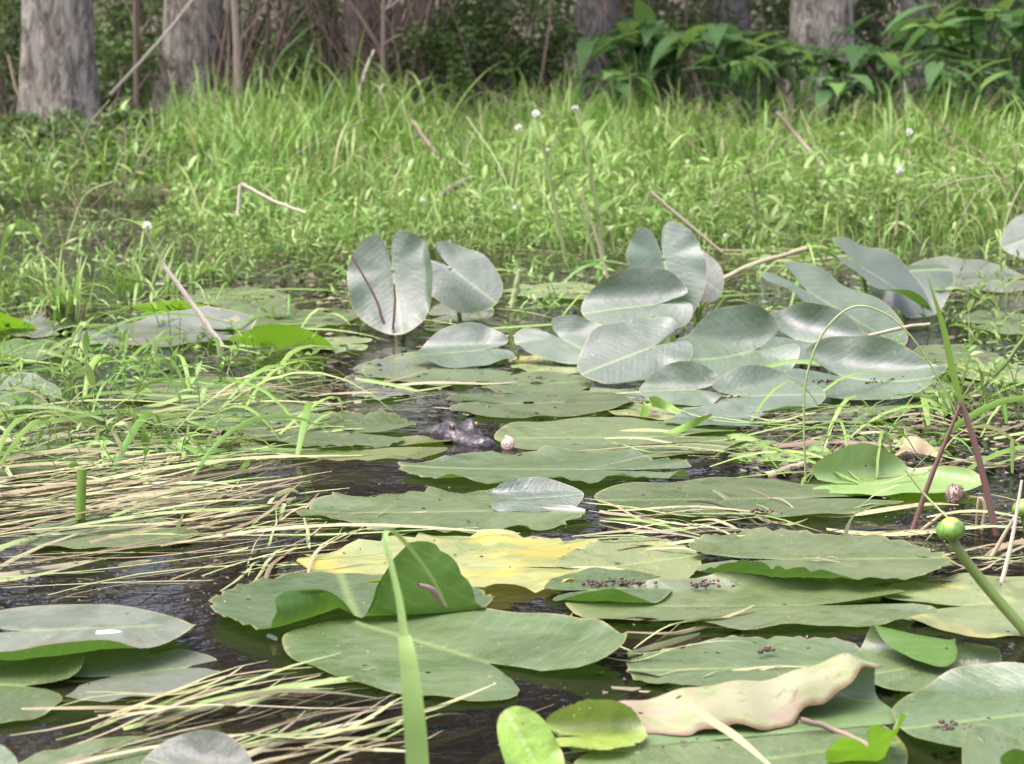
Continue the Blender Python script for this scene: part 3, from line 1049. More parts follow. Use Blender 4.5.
rgp = np.random.default_rng(3)
SPRIGS = [sprig_proto(rgp.uniform(0.10, 0.2), rgp, int(rgp.integers(3, 6)), rgp.uniform(0.045, 0.075), rgp.uniform(0.010, 0.017)) for _ in range(10)]
BIGSPRIGS = [sprig_proto(rgp.uniform(0.14, 0.26), rgp, int(rgp.integers(3, 5)), rgp.uniform(0.09, 0.13), rgp.uniform(0.016, 0.024)) for _ in range(6)]
SPRIGS = SPRIGS + SPRIGS + BIGSPRIGS[:3]
ARCH = [blade_proto(rgp.uniform(0.30, 0.5), rgp.uniform(0.008, 0.014), rgp.uniform(1.6, 2.8), rgp, 8) for _ in range(8)]
BLADES = [blade_proto(rgp.uniform(0.28, 0.5), rgp.uniform(0.008, 0.015), rgp.uniform(0.3, 2.4), rgp) for _ in range(14)]


def place_list(x, y, nproto, smin, smax, lean=0.35, z=None):
    zz = np.maximum(gz(x, y), -0.01) if z is None else z
    return [(int(RNG.integers(nproto)), np.array([x[i], y[i], zz[i]]), RNG.uniform(0, 2 * PI), RNG.normal(0, lean), RNG.uniform(smin, smax)) for i in range(len(x))]


def cover():
    # weedy meadow standing in shallow water
    x, y = in_view(9500, 6.0, 11.5, 0.7, 0.9)
    px = W / 2 + F * x / y
    left = np.clip((230 - px) / 80, 0, 1)
    edge = 6.7 + 0.4 * np.sin(x * 2.2 + 0.5) - 0.5 * left
    keep = (~pocket(x, y)) & (y > edge - 0.25 * RNG.random(len(x))) & (clump_noise(x, y, 1.2) * 1.15 + 0.35 * clump_noise(x, y, 3.3) + RNG.random(len(x)) * 0.5 > 0.98)
    keep &= ~((left > 0.5) & (y > 9.2) & (RNG.random(len(x)) < 0.75))
    keep &= ~((y > 9.3) & (RNG.random(len(x)) < 0.4))
    x, y, left = x[keep], y[keep], left[keep]
    pl = place_list(x, y, len(SPRIGS), 0.6, 1.15, 0.35)
    pl = [(a, b, c, d, s * (1 - 0.45 * l * (b[1] < 8)) * np.interp(b[1], [6.4, 8.2], [0.5, 1.0])) for (a, b, c, d, s), l in zip(pl, left)]
    V, Q = scatter(SPRIGS, pl)
    tag(link('weed_cover', quad_mesh('weed_cover', V, Q, M_WEED)), 'light green leafy weeds covering the shallow margin', 'weeds', kind='stuff')
    # arching long blades leaning over the weeds
    x, y = in_view(7500, 6.4, 12.0, 0.7, 0.85)
    px = W / 2 + F * x / y
    keep = (~pocket(x, y)) & ~((px < 200) & (y > 6.6) & (y < 9.2)) & ~((px < 170) & (y > 9.2) & (RNG.random(len(x)) < 0.72)) & (clump_noise(x + 3, y, 1.4) + RNG.random(len(x)) * 0.6 > 0.55)
    x, y = x[keep], y[keep]
    pl = place_list(x, y, len(ARCH), 0.45, 1.0, 0.4)
    pl = [(a, b, c, d, s * np.interp(b[1], [6.4, 8, 10], [0.42, 0.75, 1.0])) for a, b, c, d, s in pl]
    V, Q = scatter(ARCH, pl)
    tag(link('arching_grass', quad_mesh('arching_grass', V, Q, M_GRASS)), 'long arching grass blades leaning over the weeds', 'grass', kind='stuff')
    # grass among the weeds, taller towards the bank
    x, y = in_view(34000, 6.8, 15.5, 0.9, 0.85)
    px = W / 2 + F * x / y
    keep = (~pocket(x, y)) & (clump_noise(x, y, 0.9) + RNG.random(len(x)) * 0.7 > 0.50)
    keep &= ~((y > 13.2) & (RNG.random(len(x)) < 0.45))
    keep &= ~((px < 190) & (y > 6.9) & (y < 9.2))
    keep &= ~((y < 8.3) & (RNG.random(len(x)) < 0.6))
    keep &= ~((px < 165) & (y > 9.2) & (RNG.random(len(x)) < np.where(y > 11, 0.95, 0.8)))
    keep &= ~((px > 570) & (y > 12.8) & (RNG.random(len(x)) < 0.45))
    keep &= ~((px > 620) & (y > 11.2) & (RNG.random(len(x)) < 0.6))
    x, y, px = x[keep], y[keep], px[keep]
    hx = np.interp(px, [-200, 150, 200, 330, 420, 560, 640, 1200], [0.75, 0.8, 1.05, 1.1, 0.98, 0.92, 0.8, 0.85]) * (0.42 + 1.0 * clump_noise(x, y, 1.7)) * 1.08
    pl = place_list(x, y, len(BLADES), 0.5, 1.0, 0.30)
    pl = [(a, b, c, d, s * h * np.interp(b[1], [7, 9.5, 12, 15.5], [0.50, 0.78, 1.0, 1.05])) for (a, b, c, d, s), h in zip(pl, hx)]
    V, Q = scatter(BLADES, pl)
    tag(link('grass', quad_mesh('grass', V, Q, M_GRASS)), 'bright green meadow grass growing on the bank', 'grass', kind='stuff')
    # dead tan stems and old stalks standing or fallen in the meadow
    mb = MB()
    x, y = in_view(420, 6.8, 13.5, 0.7, 0.9)
    for xi, yi in zip(x, y):
        if pocket(xi, yi):
            continue
        h = RNG.uniform(0.15, 0.45)
        ln = RNG.normal(0, 0.55, 2)
        b = np.array([xi, yi, max(float(gz(xi, yi)), -0.02)])
        P = [b, b + np.array([ln[0] * h * 0.4, ln[1] * h * 0.4, h * 0.55]), b + np.array([ln[0] * h, ln[1] * h, h * RNG.uniform(0.55, 1.0)])]
        r0 = RNG.uniform(0.0014, 0.0034)
        mb.add(*tube(smooth_path(P, 7), [r0, r0 * 0.6], 4))
    tag(link('dead_grass_stems', mb.mesh('dead_grass_stems', M_STRAW)), 'dead tan stems standing in the meadow', 'grass', kind='stuff')
    # sparse creeping weeds over the water
    xs, ys = [], []
    while len(xs) < 300:
        px, py = RNG.uniform(-60, 345), RNG.uniform(255, 480)
        d = np.clip((py - 250) / 230, 0, 1)
        if px > 340 - 90 * d or RNG.random() > 1.0 - 0.80 * d:
            continue
        if 296 < py < 350 and 60 < px < 330 and RNG.random() < 0.9:
            continue
        p = G(px, py)
        xs.append(p[0])
        ys.append(p[1])
    for i in range(300):
        px, py = RNG.uniform(330, 1060), RNG.normal(285, 32)
        if py < 240 or py > 400:
            continue
        p = G(px, py)
        xs.append(p[0])
        ys.append(p[1])
    for i in range(70):
        p = G(RNG.uniform(900, 1060), RNG.uniform(320, 440))
        xs.append(p[0])
        ys.append(p[1])
    x, y = np.array(xs), np.array(ys)
    V, Q = scatter(SPRIGS, place_list(x, y, len(SPRIGS), 0.25, 0.58, 0.95, np.full(len(x), -0.004)))
    tag(link('creeping_weeds', quad_mesh('creeping_weeds', V, Q, M_WEED)), 'sparse creeping weeds among the pads', 'weeds', kind='stuff')
    # fallen green grass straps lying over the weeds and pads
    mb = MB()
    for i in range(330):
        if i < 170:
            px, py = RNG.uniform(-40, 330), RNG.uniform(270, 470)
        elif i < 270:
            px, py = RNG.uniform(300, 1060), RNG.uniform(235, 330)
        else:
            px, py = RNG.uniform(740, 1060), RNG.uniform(380, 480)
        p = G(px, py)
        L = RNG.uniform(0.10, 0.34)
        hd = RNG.normal(0.5, 0.9)
        d2 = np.array([math.cos(hd), math.sin(hd), 0])
        up = RNG.uniform(0.01, 0.07) if RNG.random() < 0.6 else 0.004
        t = np.linspace(0, 1, 8)[:, None]
        sd = np.array([-d2[1], d2[0], 0])
        P = p + d2 * (t - 0.5) * L + np.array([0, 0, 1]) * (0.004 + up * 4 * t * (1 - t)) + sd * (t - 0.5) ** 2 * RNG.normal(0, 0.25) * L
        w = RNG.uniform(0.004, 0.011)
        mb.add(*ribbon(P, [w * 0.6, w, w, w * 0.6, w * 0.1], side=sd + np.array([0, 0, RNG.normal(0, 0.5)]), keel=0.12))
    tag(link('fallen_grass', mb.mesh('fallen_grass', M_GRASS)), 'green grass straps fallen over the pads and weeds', 'grass', kind='stuff')


cover()


def straw_stuff():
    mb = MB()

    def strand(px, py, L, head, z0, w):
        p = G(px, py, 0)
        n = 9
        d = np.array([math.cos(head), math.sin(head)])
        nrm = np.array([-d[1], d[0]])
        t = np.linspace(-0.5, 0.5, n)
        cur = RNG.normal(0, 0.07)
        xy = p[:2] + np.outer(t * L, d) + np.outer((t * t) * L * cur * 4, nrm)
        z = z0 + 0.006 * np.sin(t * 5 + RNG.uniform(0, 6)) + RNG.normal(0, 0.004) * t
        P = np.column_stack([xy + RNG.normal(0, 0.0009, xy.shape), np.maximum(z, -0.045)])
        tw = RNG.uniform(-0.6, 0.6)
        V, Q = ribbon(P, [w * 0.5, w, w, w * 0.8, w * 0.2], side=(nrm[0], nrm[1], tw), keel=0.12)
        mb.add(V, Q)
    # (polygon box, count, image slope, length)
    zones = [((-30, 250, 452, 512), 210, 0.16, (0.12, 0.38)), ((-40, 330, 505, 585), 200, 0.17, (0.12, 0.40)), ((150, 420, 690, 764), 58, 0.28, (0.10, 0.30)),
             ((-40, 260, 720, 775), 22, 0.35, (0.1, 0.3)), ((200, 300, 620, 720), 10, 0.15, (0.08, 0.25)), ((140, 300, 390, 470), 70, 0.08, (0.1, 0.3)),
             ((250, 480, 360, 440), 46, 0.03, (0.06, 0.25)), ((640, 1060, 395, 470), 70, 0.02, (0.06, 0.25)), ((560, 760, 500, 560), 40, -0.05, (0.06, 0.2)),
             ((640, 800, 625, 655), 12, 0.3, (0.06, 0.16)), ((880, 1060, 470, 590), 60, 0.02, (0.06, 0.2)), ((500, 760, 640, 764), 20, 0.1, (0.05, 0.2)), ((300, 1060, 240, 330), 90, 0.0, (0.08, 0.3))]
    for (x0, x1, y0, y1), n, sl, (l0, l1) in zones:
        done = 0
        while done < n * 1.35:
            # bundles of strands combed the same way
            px, py = RNG.uniform(x0, x1), RNG.uniform(y0, y1)
            d = G(px, py)[1]
            s = sl + RNG.normal(0, 0.05)
            head = math.atan2(s * d / CH, 1.0) + RNG.normal(0, 0.10)
            if RNG.random() < 0.12:
                head += RNG.uniform(-1, 1)
            m = int(RNG.integers(1, 8))
            zb = RNG.choice([-0.022, -0.010, 0.000, 0.004, 0.010, 0.016])
            for j in range(m):
                strand(px + RNG.normal(0, 22), py + RNG.normal(0, 4.5), RNG.uniform(l0, l1) * 1.15, head + RNG.normal(0, 0.05), zb + RNG.normal(0, 0.002), RNG.choice([0.0014, 0.0022, 0.0034, 0.0055, 0.0085]))
            done += m
    tag(link('floating_straw', mb.mesh('floating_straw', M_STRAW)), 'dead straw floating in combed mats on the water', 'straw', kind='stuff')
    # crumbs, leaf bits and scum
    mb = MB()
    zones = [((-40, 1064, 250, 300), 900), ((-40, 360, 300, 440), 1100), ((330, 1064, 290, 420), 1500), ((740, 1064, 395, 475), 1500), ((880, 1064, 480, 590), 260), ((300, 760, 480, 570), 160), ((-40, 300, 440, 620), 420), ((560, 820, 600, 764), 90), ((-40, 210, 196, 250), 2600), ((130, 370, 250, 305), 1300), ((330, 1064, 232, 300), 2600)]
    for (x0, x1, y0, y1), n in zones:
        for i in range(n):
            p = G(RNG.uniform(x0, x1), RNG.uniform(y0, y1), 0)
            s = min(abs(RNG.normal(0.003, 0.004)) + 0.0015, 0.011) if y1 < 480 else min(abs(RNG.normal(0.001, 0.0012)) + 0.0007, 0.003)
            e = RNG.uniform(0.25, 1)
            V = np.array([(-s, -s * e, 0), (s, -s * e * .6, .002), (s * .8, s * e, 0), (-s * .7, s * e * .8, .001)]) @ (rotz(RNG.uniform(0, 6.28)) @ rotx(RNG.normal(0, 0.2))).T
            mb.add(V + p + np.array([0, 0, RNG.uniform(0.0006, 0.007)]), [(0, 1, 2, 3)])
    tag(link('floating_debris', mb.mesh('floating_debris', M_DEBRIS)), 'brown and green crumbs of plant litter on the water', 'debris', kind='stuff')


straw_stuff()

# ------------------------------------------------------------------ woods behind


def card(s, rg):
    """one small leaf: a bent lozenge"""
    V = np.array([(0, -s, 0), (s * 0.45, 0, s * 0.1), (0, s, -s * 0.1), (-s * 0.45, 0, s * 0.1)])
    return V


def leaf_cloud(n, centers, spread, smin, smax, rg):
    """many leaves round clump centres; returns arrays"""
    c = centers[rg.integers(len(centers), size=n)]
    p = c + rg.normal(0, 1, (n, 3)) * spread
    s = rg.uniform(smin, smax, n)
    a = rg.uniform(0, 2 * PI, n)
    t1 = rg.normal(0, 1, (n, 3))
    t1 /= np.linalg.norm(t1, axis=1)[:, None]
    t1[:, 2] *= 0.6
    t2 = np.cross(t1, rg.normal(0, 1, (n, 3)))
    t2 /= np.linalg.norm(t2, axis=1)[:, None] + 1e-9
    nn = np.cross(t1, t2)
    s = s[:, None]
    V = np.stack([p - t1 * s, p + t2 * s * 0.45 + nn * s * 0.1, p + t1 * s, p - t2 * s * 0.45 + nn * s * 0.1], 1).reshape(-1, 3)
    Q = np.arange(4 * n).reshape(-1, 4)
    return V, Q


def woods():
    rg = np.random.default_rng(21)
    Vs, Qs, n0 = [], [], 0
    # far undergrowth: low dense part and coarser part above
    for cnt, zr, spread, s, yr, k in ((42000, (0.0, 2.2), (0.5, 0.5, 0.3), (0.03, 0.085), (19, 31), 520), (7000, (1.5, 7.0), (0.9, 0.9, 0.7), (0.10, 0.22), (23, 33), 260)):
        cen = np.stack([rg.uniform(-11, 11, k), rg.uniform(*yr, k), rg.uniform(*zr, k)], -1)
        cen[:, 2] += gz(cen[:, 0], cen[:, 1])
        V, Q = leaf_cloud(cnt, cen, np.array(spread), *s, rg)
        Vs.append(V)
        Qs.append(Q + n0)
        n0 += len(V)
    V, Q = np.concatenate(Vs), np.concatenate(Qs)
    tag(link('woods', quad_mesh('woods', V, Q, M_WOODS, False)), 'dense dim woodland undergrowth behind the trunks', 'woods', kind='stuff')
    # brown tangle of vines and dead stems
    mb = MB()
    for i in range(300):
        if i < 120:
            px = rg.normal(385, 38)
            d = rg.uniform(16.5, 19)
        elif i < 160:
            px = rg.normal(225, 20)
            d = rg.uniform(15.5, 18)
        else:
            px = rg.uniform(-150, 1180)
            d = rg.uniform(16, 25)
        x = (px - 512) / F * d
        z = float(gz(x, d))
        h = rg.uniform(0.5, 3.2)
        P = [np.array([x, d, z])]
        v = np.array([rg.normal(0, 0.22), rg.normal(0, 0.15), 1.0])
        for j in range(5):
            v = v + np.array([rg.normal(0, 0.22), rg.normal(0, 0.15), 0])
            P.append(P[-1] + v / np.linalg.norm(v) * h / 5)
        r0 = rg.choice([0.004, 0.006, 0.010, 0.016])
        mb.add(*tube(smooth_path(P, 9), [r0, r0 * 0.5], 4))
    tag(link('vine_tangle_undergrowth', mb.mesh('vine_tangle', M_VINE)), 'brown tangle of dead stems and vines between the trunks', 'vines', kind='stuff')


woods()


def far_shore():
    rg = np.random.default_rng(23)
    k = 420
    a = rg.uniform(R(95), R(445), k)          # all round the pond except where the view goes
    a = np.where((np.degrees(a) % 360 > 60) & (np.degrees(a) % 360 < 120), a + PI, a)
    r = rg.uniform(26, 34, k)
    cen = np.stack([r * np.cos(a), r * np.sin(a), rg.uniform(0.3, 10.5, k)], -1)
    V, Q = leaf_cloud(16000, cen, np.array([1.3, 1.3, 0.9]), 0.25, 0.5, rg)
    tag(link('far_woods', quad_mesh('far_woods', V, Q, M_CROWN, False)), 'dark wooded shore on the other sides of the pond', 'woods', kind='stuff')


far_shore()


def trunk_mesh(r_base, r_up, height, lean, seed, flare=0.5, knot=None):
    rg = np.random.default_rng(seed)
    NS, NZ = 40, 46
    zs = np.concatenate([np.linspace(-0.15, 1.6, 30), np.linspace(1.8, height, NZ - 30)])
    ph = rg.uniform(0, 6.28, 6)
    V = []
    for z in zs:
        f = math.exp(-max(z, 0) / 0.30)
        rad = r_up + (r_base - r_up) * math.exp(-max(z, 0) / 0.55)
        rad *= 1 - 0.55 * max(0, z) / height
        for s in range(NS):
            th = 2 * PI * s / NS
            rr = rad * (1 + flare * f * (0.5 + 0.5 * math.sin(4 * th + ph[0])) * 0.6 + 0.05 * math.sin(3 * th + ph[1] + z) + 0.03 * math.sin(9 * th + ph[2]) + 0.02 * math.sin(17 * th + 1.5 * math.sin(z * 5)))
            if knot:
                kz, kt, kr = knot
                dd = ((z - kz) / 0.07) ** 2 + ((th - kt) * rad / 0.06) ** 2
                rr += kr * (math.exp(-dd / 2.2) - 1.9 * math.exp(-dd * 2.2))
            V.append((rr * math.cos(th) + lean[0] * z, rr * math.sin(th) + lean[1] * z, z))
    Q = []
    for i in range(NZ - 1):
        for s in range(NS):
            t = (s + 1) % NS
            Q.append((i * NS + s, i * NS + t, (i + 1) * NS + t, (i + 1) * NS + s))
    return np.array(V), np.array(Q)


def crown_mesh(seed):
    rg = np.random.default_rng(seed)
    k = 26
    cen = np.stack([rg.normal(0, 1.0, k), rg.normal(0, 1.0, k), rg.uniform(4.0, 8.5, k)], -1)
    V, Q = leaf_cloud(1700, cen, np.array([0.5, 0.5, 0.4]), 0.09, 0.18, rg)
    me = quad_mesh('crown', V, Q, M_CROWN, False)
    mb = MB()
    for c in cen[:14]:
        a = np.array([0, 0, max(1.8, c[2] - 1.8)])
        mb.add(*tube(smooth_path([a, (a + c) / 2 + rg.normal(0, 0.15, 3), c], 7), [0.07, 0.02], 5))
    return me, mb.mesh('limbs', M_BARKD)


CROWNS = [crown_mesh(5), crown_mesh(9)]


def tree(px, base, wpx, label, lean=0.0, d=None, mat=M_BARK, flare=0.5, knot=None, h=9.0, seed=1, taper=0.8):
    """px: centre of the trunk at mid frame, base: row of its foot"""
    if d is None:
        d = 15.0
    x = (px - 512) / F * d
    z = float(gz(x, d))
    r = wpx / 2 / F * d
    root = empty('tree', (x, d, z))
    tag(root, label, 'tree', 'trees along the bank')
    V, Q = trunk_mesh(r * 1.10, r * 1.0, h, (lean, 0.0), seed, flare, knot)
    link('trunk', quad_mesh('trunk', V, Q, mat), root)
    cm, lm = CROWNS[seed % 2]
    c = link('crown', cm, root, (lean * 5, 0, 0))
    c.rotation_euler = (0, 0, seed * 1.7)
    c.scale = (1.1, 1.1, 1 + 0.03 * (seed % 5))
    link('limbs', lm, c)
    return root


tree(60, 130, 69, 'thick grey trunk with a flared foot, leftmost of the trees', 0.015, 13.9, seed=3, flare=0.35)
tree(195, 130, 58, 'grey trunk wrapped in brown vines, second from the left', 0.03, 17.0, seed=4)
tree(378, 120, 44, 'dark leaning trunk buried in a tangle of dead vines', -0.10, 18.0, mat=M_BARKD, seed=5)
tree(426, 115, 21, 'slim straight brown trunk right of the vine tangle', 0.0, 18.6, mat=M_BARKD, seed=6, flare=0.3)
tree(574, 110, 44, 'pale trunk leaning right, left of the arrow-leaved plants', 0.22, 19.0, seed=7)
tree(722, 100, 46, 'dim trunk deep in shade between the leaning and the knotty trunk', 0.03, 20.5, seed=8)
tree(817, 120, 62, 'pale grey trunk with a knot hole behind the broad leaves', 0.0, 16.4, seed=9, knot=(0.56, 4.35, 0.05))
tree(912, 115, 33, 'slender grey-brown trunk right of the knotty trunk', 0.0, 18.5, seed=10, flare=0.3)
tree(972, 100, 40, 'faint brown trunk behind the tallest arrow-leaved plants', -0.03, 21.5, seed=11)
tree(1040, 100, 70, 'rightmost brown trunk partly outside the view', 0.02, 22.0, mat=M_BARKD, seed=12)
tree(-60, 100, 60, 'brown trunk outside the left edge', 0.02, 19.0, mat=M_BARKD, seed=13)
tree(296, 100, 30, 'dark thin trunk in the gloom between the vine-wrapped trunks', 0.04, 22.5, mat=M_BARKD, seed=14, flare=0.2)
tree(330, 100, 26, 'second dark thin trunk just left of the vine tangle', -0.02, 24.0, mat=M_BARKD, seed=15, flare=0.2)
tree(642, 100, 40, 'shaded trunk behind the leftmost arrow-leaved plants', -0.05, 25.0, mat=M_BARKD, seed=16, flare=0.2)
tree(490, 100, 30, 'very dim trunk behind the green shrub in the centre', 0.02, 26.0, mat=M_BARKD, seed=17, flare=0.2)


def sapling(px, d, lean, r, label, mat=M_TWIG, h=2.6, seed=0):
    rg = np.random.default_rng(seed + 90)
    x = (px - 512) / F * d
    z = float(gz(x, d))
    P = [np.array([0, 0, -0.05]), np.array([lean * 0.3, 0.02, h * 0.33]), np.array([lean * 0.7 + 0.02, 0, h * 0.66]), np.array([lean, 0, h])]
    mb = MB()
    path = smooth_path(P, 14)
    mb.add(*tube(path, [r, r * 0.6], 7))
    for i in range(6):
        c = path[int(rg.integers(3, 12))]
        e = c + np.array([rg.normal(0, 0.25), rg.normal(0, 0.15), rg.uniform(0.05, 0.5)])
        mb.add(*tube(smooth_path([c, (c + e) / 2 + rg.normal(0, 0.03, 3), e], 6), [r * 0.4, r * 0.12], 5))
    tag(link('sapling', mb.mesh('sapling', mat), None, (x, d, z)), label, 'sapling', 'bare saplings')


sapling(139, 16.0, 0.02, 0.022, 'thin bare sapling right of the thick leftmost trunk', seed=1)
sapling(243, 15.2, -0.12, 0.026, 'brown bare stem beside the vine-wrapped trunk', seed=2)
sapling(236, 15.3, 0.05, 0.014, 'thinner bare stem leaning against the brown one by the vine-wrapped trunk', seed=3)
sapling(383, 14.8, 0.04, 0.016, 'reddish bare stem rising in front of the vine tangle', seed=4)
sapling(279, 18.5, 0.05, 0.018, 'dark bare sapling in the gap left of the vine tangle', M_BARKD, seed=5)
sapling(518, 19.5, 0.5, 0.018, 'dark slanting sapling above the green shrub', M_BARKD, seed=6)

# stumps and knees
for px, d, r, h, lab in ((160, 14.3, 0.055, 0.36, 'dark rotten stump beside the bank left of the tall grass'), (128, 14.6, 0.05, 0.2, 'small pale cypress knee between the thick trunk and the stump'), (176, 15.2, 0.06, 0.42, 'taller broken stump right behind the dark rotten one')):
    x = (px - 512) / F * d
    V, Q = trunk_mesh(r * 1.3, r * 0.8, h, (0.05, 0), int(px), 0.7)
    V = V[V[:, 2] <= 1e9]
    zs = V[:, 2]
    V[:, 2] = np.where(zs > h, h, zs)
    sh = np.clip((V[:, 2] - h * 0.7) / (h * 0.3), 0, 1)
    V[:, :2] *= (1 - 0.6 * sh ** 2)[:, None]
    top = V[:, 2] >= h - 1e-4
    V[top, :2] *= 0.05
    tag(link('stump', quad_mesh('stump', V, Q, M_BARKD), None, (x, d, float(gz(x, d)))), lab, 'stump')


def shrub(px, d, w, h, n, label, seed, mat=M_WOODS, s=(0.018, 0.04)):
    rg = np.random.default_rng(seed)
    x = (px - 512) / F * d
    z = float(gz(x, d))
    root = empty('shrub', (x, d, z))
    tag(root, label, 'shrub', 'shrubs under the trees')
    k = 26
    cen = np.stack([rg.normal(0, w * 0.5, k), rg.normal(0, w * 0.35, k), rg.uniform(0.1 * h, h, k)], -1)
    V, Q = leaf_cloud(n, cen, np.array([w * 0.16, w * 0.16, h * 0.1]), *s, rg)
    link('growth', quad_mesh('growth', V, Q, mat, False), root)
    mb = MB()
    for c in cen:
        a = np.array([rg.normal(0, 0.05), rg.normal(0, 0.05), -0.05])
        mb.add(*tube(smooth_path([a, (a + c) / 2 + rg.normal(0, 0.05, 3), c], 7), [0.008, 0.002], 4))
    link('branches', mb.mesh('branches', M_TWIG), root)


M_SHRUB = plant_material('shrub_leaf', [(0, (0.05, 0.10, 0.02)), (0.6, (0.10, 0.17, 0.035)), (1, (0.18, 0.26, 0.07))], 0.3, 0.5)
shrub(480, 17.4, 0.42, 0.85, 3400, 'light green small-leaved shrub in the centre, right of the slim brown trunk', 31, M_SHRUB)
shrub(112, 16.6, 0.35, 0.55, 1800, 'leafy shrub between the thick leftmost trunk and the stump', 32, M_SHRUB)
shrub(5, 15.8, 0.3, 0.95, 1800, 'leafy shrub at the far left behind the thick trunk', 33, M_SHRUB)
shrub(318, 18.6, 0.35, 1.2, 1700, 'shrub with pale rounded leaves in the gap left of the vine tangle', 34, M_SHRUB)
shrub(660, 20.5, 0.5, 0.8, 2200, 'dull shrub behind the leftmost arrow-leaved plants', 35, M_SHRUB)
shrub(870, 19.5, 0.4, 0.95, 2200, 'dark shrub between the knotty trunk and the slender trunk', 36)
shrub(248, 17.2, 0.3, 0.7, 1700, 'leafy shrub right of the vine-wrapped trunk', 41, M_SHRUB)
shrub(290, 16.6, 0.28, 0.55, 1500, 'low leafy shrub before the gap left of the vine tangle', 42, M_SHRUB)
shrub(438, 16.8, 0.3, 0.6, 1700, 'leafy shrub at the foot of the slim brown trunk', 43, M_SHRUB)
shrub(540, 17.6, 0.34, 0.75, 2000, 'leafy shrub left of the pale leaning trunk', 44, M_SHRUB)
shrub(140, 18.0, 0.35, 1.0, 2000, 'leafy shrub behind the thin bare sapling at left', 45, M_SHRUB)
shrub(950, 17.2, 0.4, 0.85, 2000, 'leafy shrub right of the slender grey-brown trunk', 46, M_SHRUB)
shrub(760, 19.5, 0.35, 1.0, 1800, 'yellowish shrub left of the knotty trunk', 37, M_SHRUB)
M_BANKLEAF = plant_material('bank_leaf', [(0, (0.04, 0.08, 0.02)), (0.6, (0.08, 0.15, 0.03)), (0.9, (0.15, 0.24, 0.05)), (1, (0.14, 0.09, 0.06))], 0.3, 0.5)
# low plants of the shaded left bank
for i, (px, d, h, lab) in enumerate(((20, 12.6, 0.17, 'low leafy plant below the thick leftmost trunk on the bank'), (70, 11.6, 0.16, 'low leafy plant on the bank above the open dark water'), (118, 12.2, 0.2, 'low leafy plant by the small pale cypress knee'), (150, 11.2, 0.15, 'low leafy plant in front of the dark rotten stump'), (20, 10.4, 0.14, 'leafy plant at the water line at the far left of the open dark water'), (95, 10.2, 0.13, 'leafy plant at the water line in the middle of the open dark water'), (165, 10.3, 0.15, 'leafy plant at the water line left of the large tall grass clump'))):
    shrub(px, d, 0.30, h, 1000, lab, 50 + i, M_BANKLEAF, (0.012, 0.034))


# ------------------------------------------------------------------ arrow-leaved plants
def arrow_leaf(L, rg):
    """long arrow-shaped blade with two basal lobes, bent along its length"""
    ys = np.array([-0.30, -0.18, -0.02, 0.08, 0.25, 0.5, 0.75, 0.93, 1.0]) * L
    ws = np.array([0.10, 0.20, 0.26, 0.27, 0.25, 0.19, 0.10, 0.03, 0.003]) * L
    V, Q = [], []
    drop = rg.uniform(0.15, 0.5)
    for y, w in zip(ys, ws):
        zc = -drop * max(y, 0) ** 2 / L + 0.1 * y
        cx = 0.12 * L * (1 if y < -0.05 * L else 0)
        for s in (-1, -0.5, 0, 0.5, 1):
            x = s * w
            if y < -0.02 * L and abs(s) < 0.4:
                x, yy = 0.0, -0.01 * L
                zz = 0.0
            else:
                yy = y
                zz = zc + 0.25 * abs(x) - 0.5 * x * x / L
            V.append((x, yy, zz))
    n = len(ys)
    for i in range(n - 1):
        for j in range(4):
            a = i * 5 + j
            Q.append((a, a + 1, a + 6, a + 5))
    return np.array(V), np.array(Q)


def arrow_plant(seed, nl, hmax):
    rg = np.random.default_rng(seed)
    parts = []
    for i in range(nl):
        a = rg.uniform(0, 2 * PI)
        h = hmax * rg.uniform(0.6, 1.0)
        out = h * rg.uniform(0.15, 0.5)
        tip = np.array([math.cos(a) * out, math.sin(a) * out, h])
        st = smooth_path([(rg.normal(0, .04), rg.normal(0, .04), -0.05), tip * np.array([0.3, 0.3, 0.55]), tip], 9)
        stm = tube(st, [0.010, 0.006], 5)
        V, Q = arrow_leaf(rg.uniform(0.24, 0.42), rg)
        M = rotz(a - PI / 2 + rg.normal(0, 0.5)) @ rotx(rg.uniform(-0.5, 0.6))
        parts.append((stm, (V @ M.T + tip, Q), tip))
    return parts


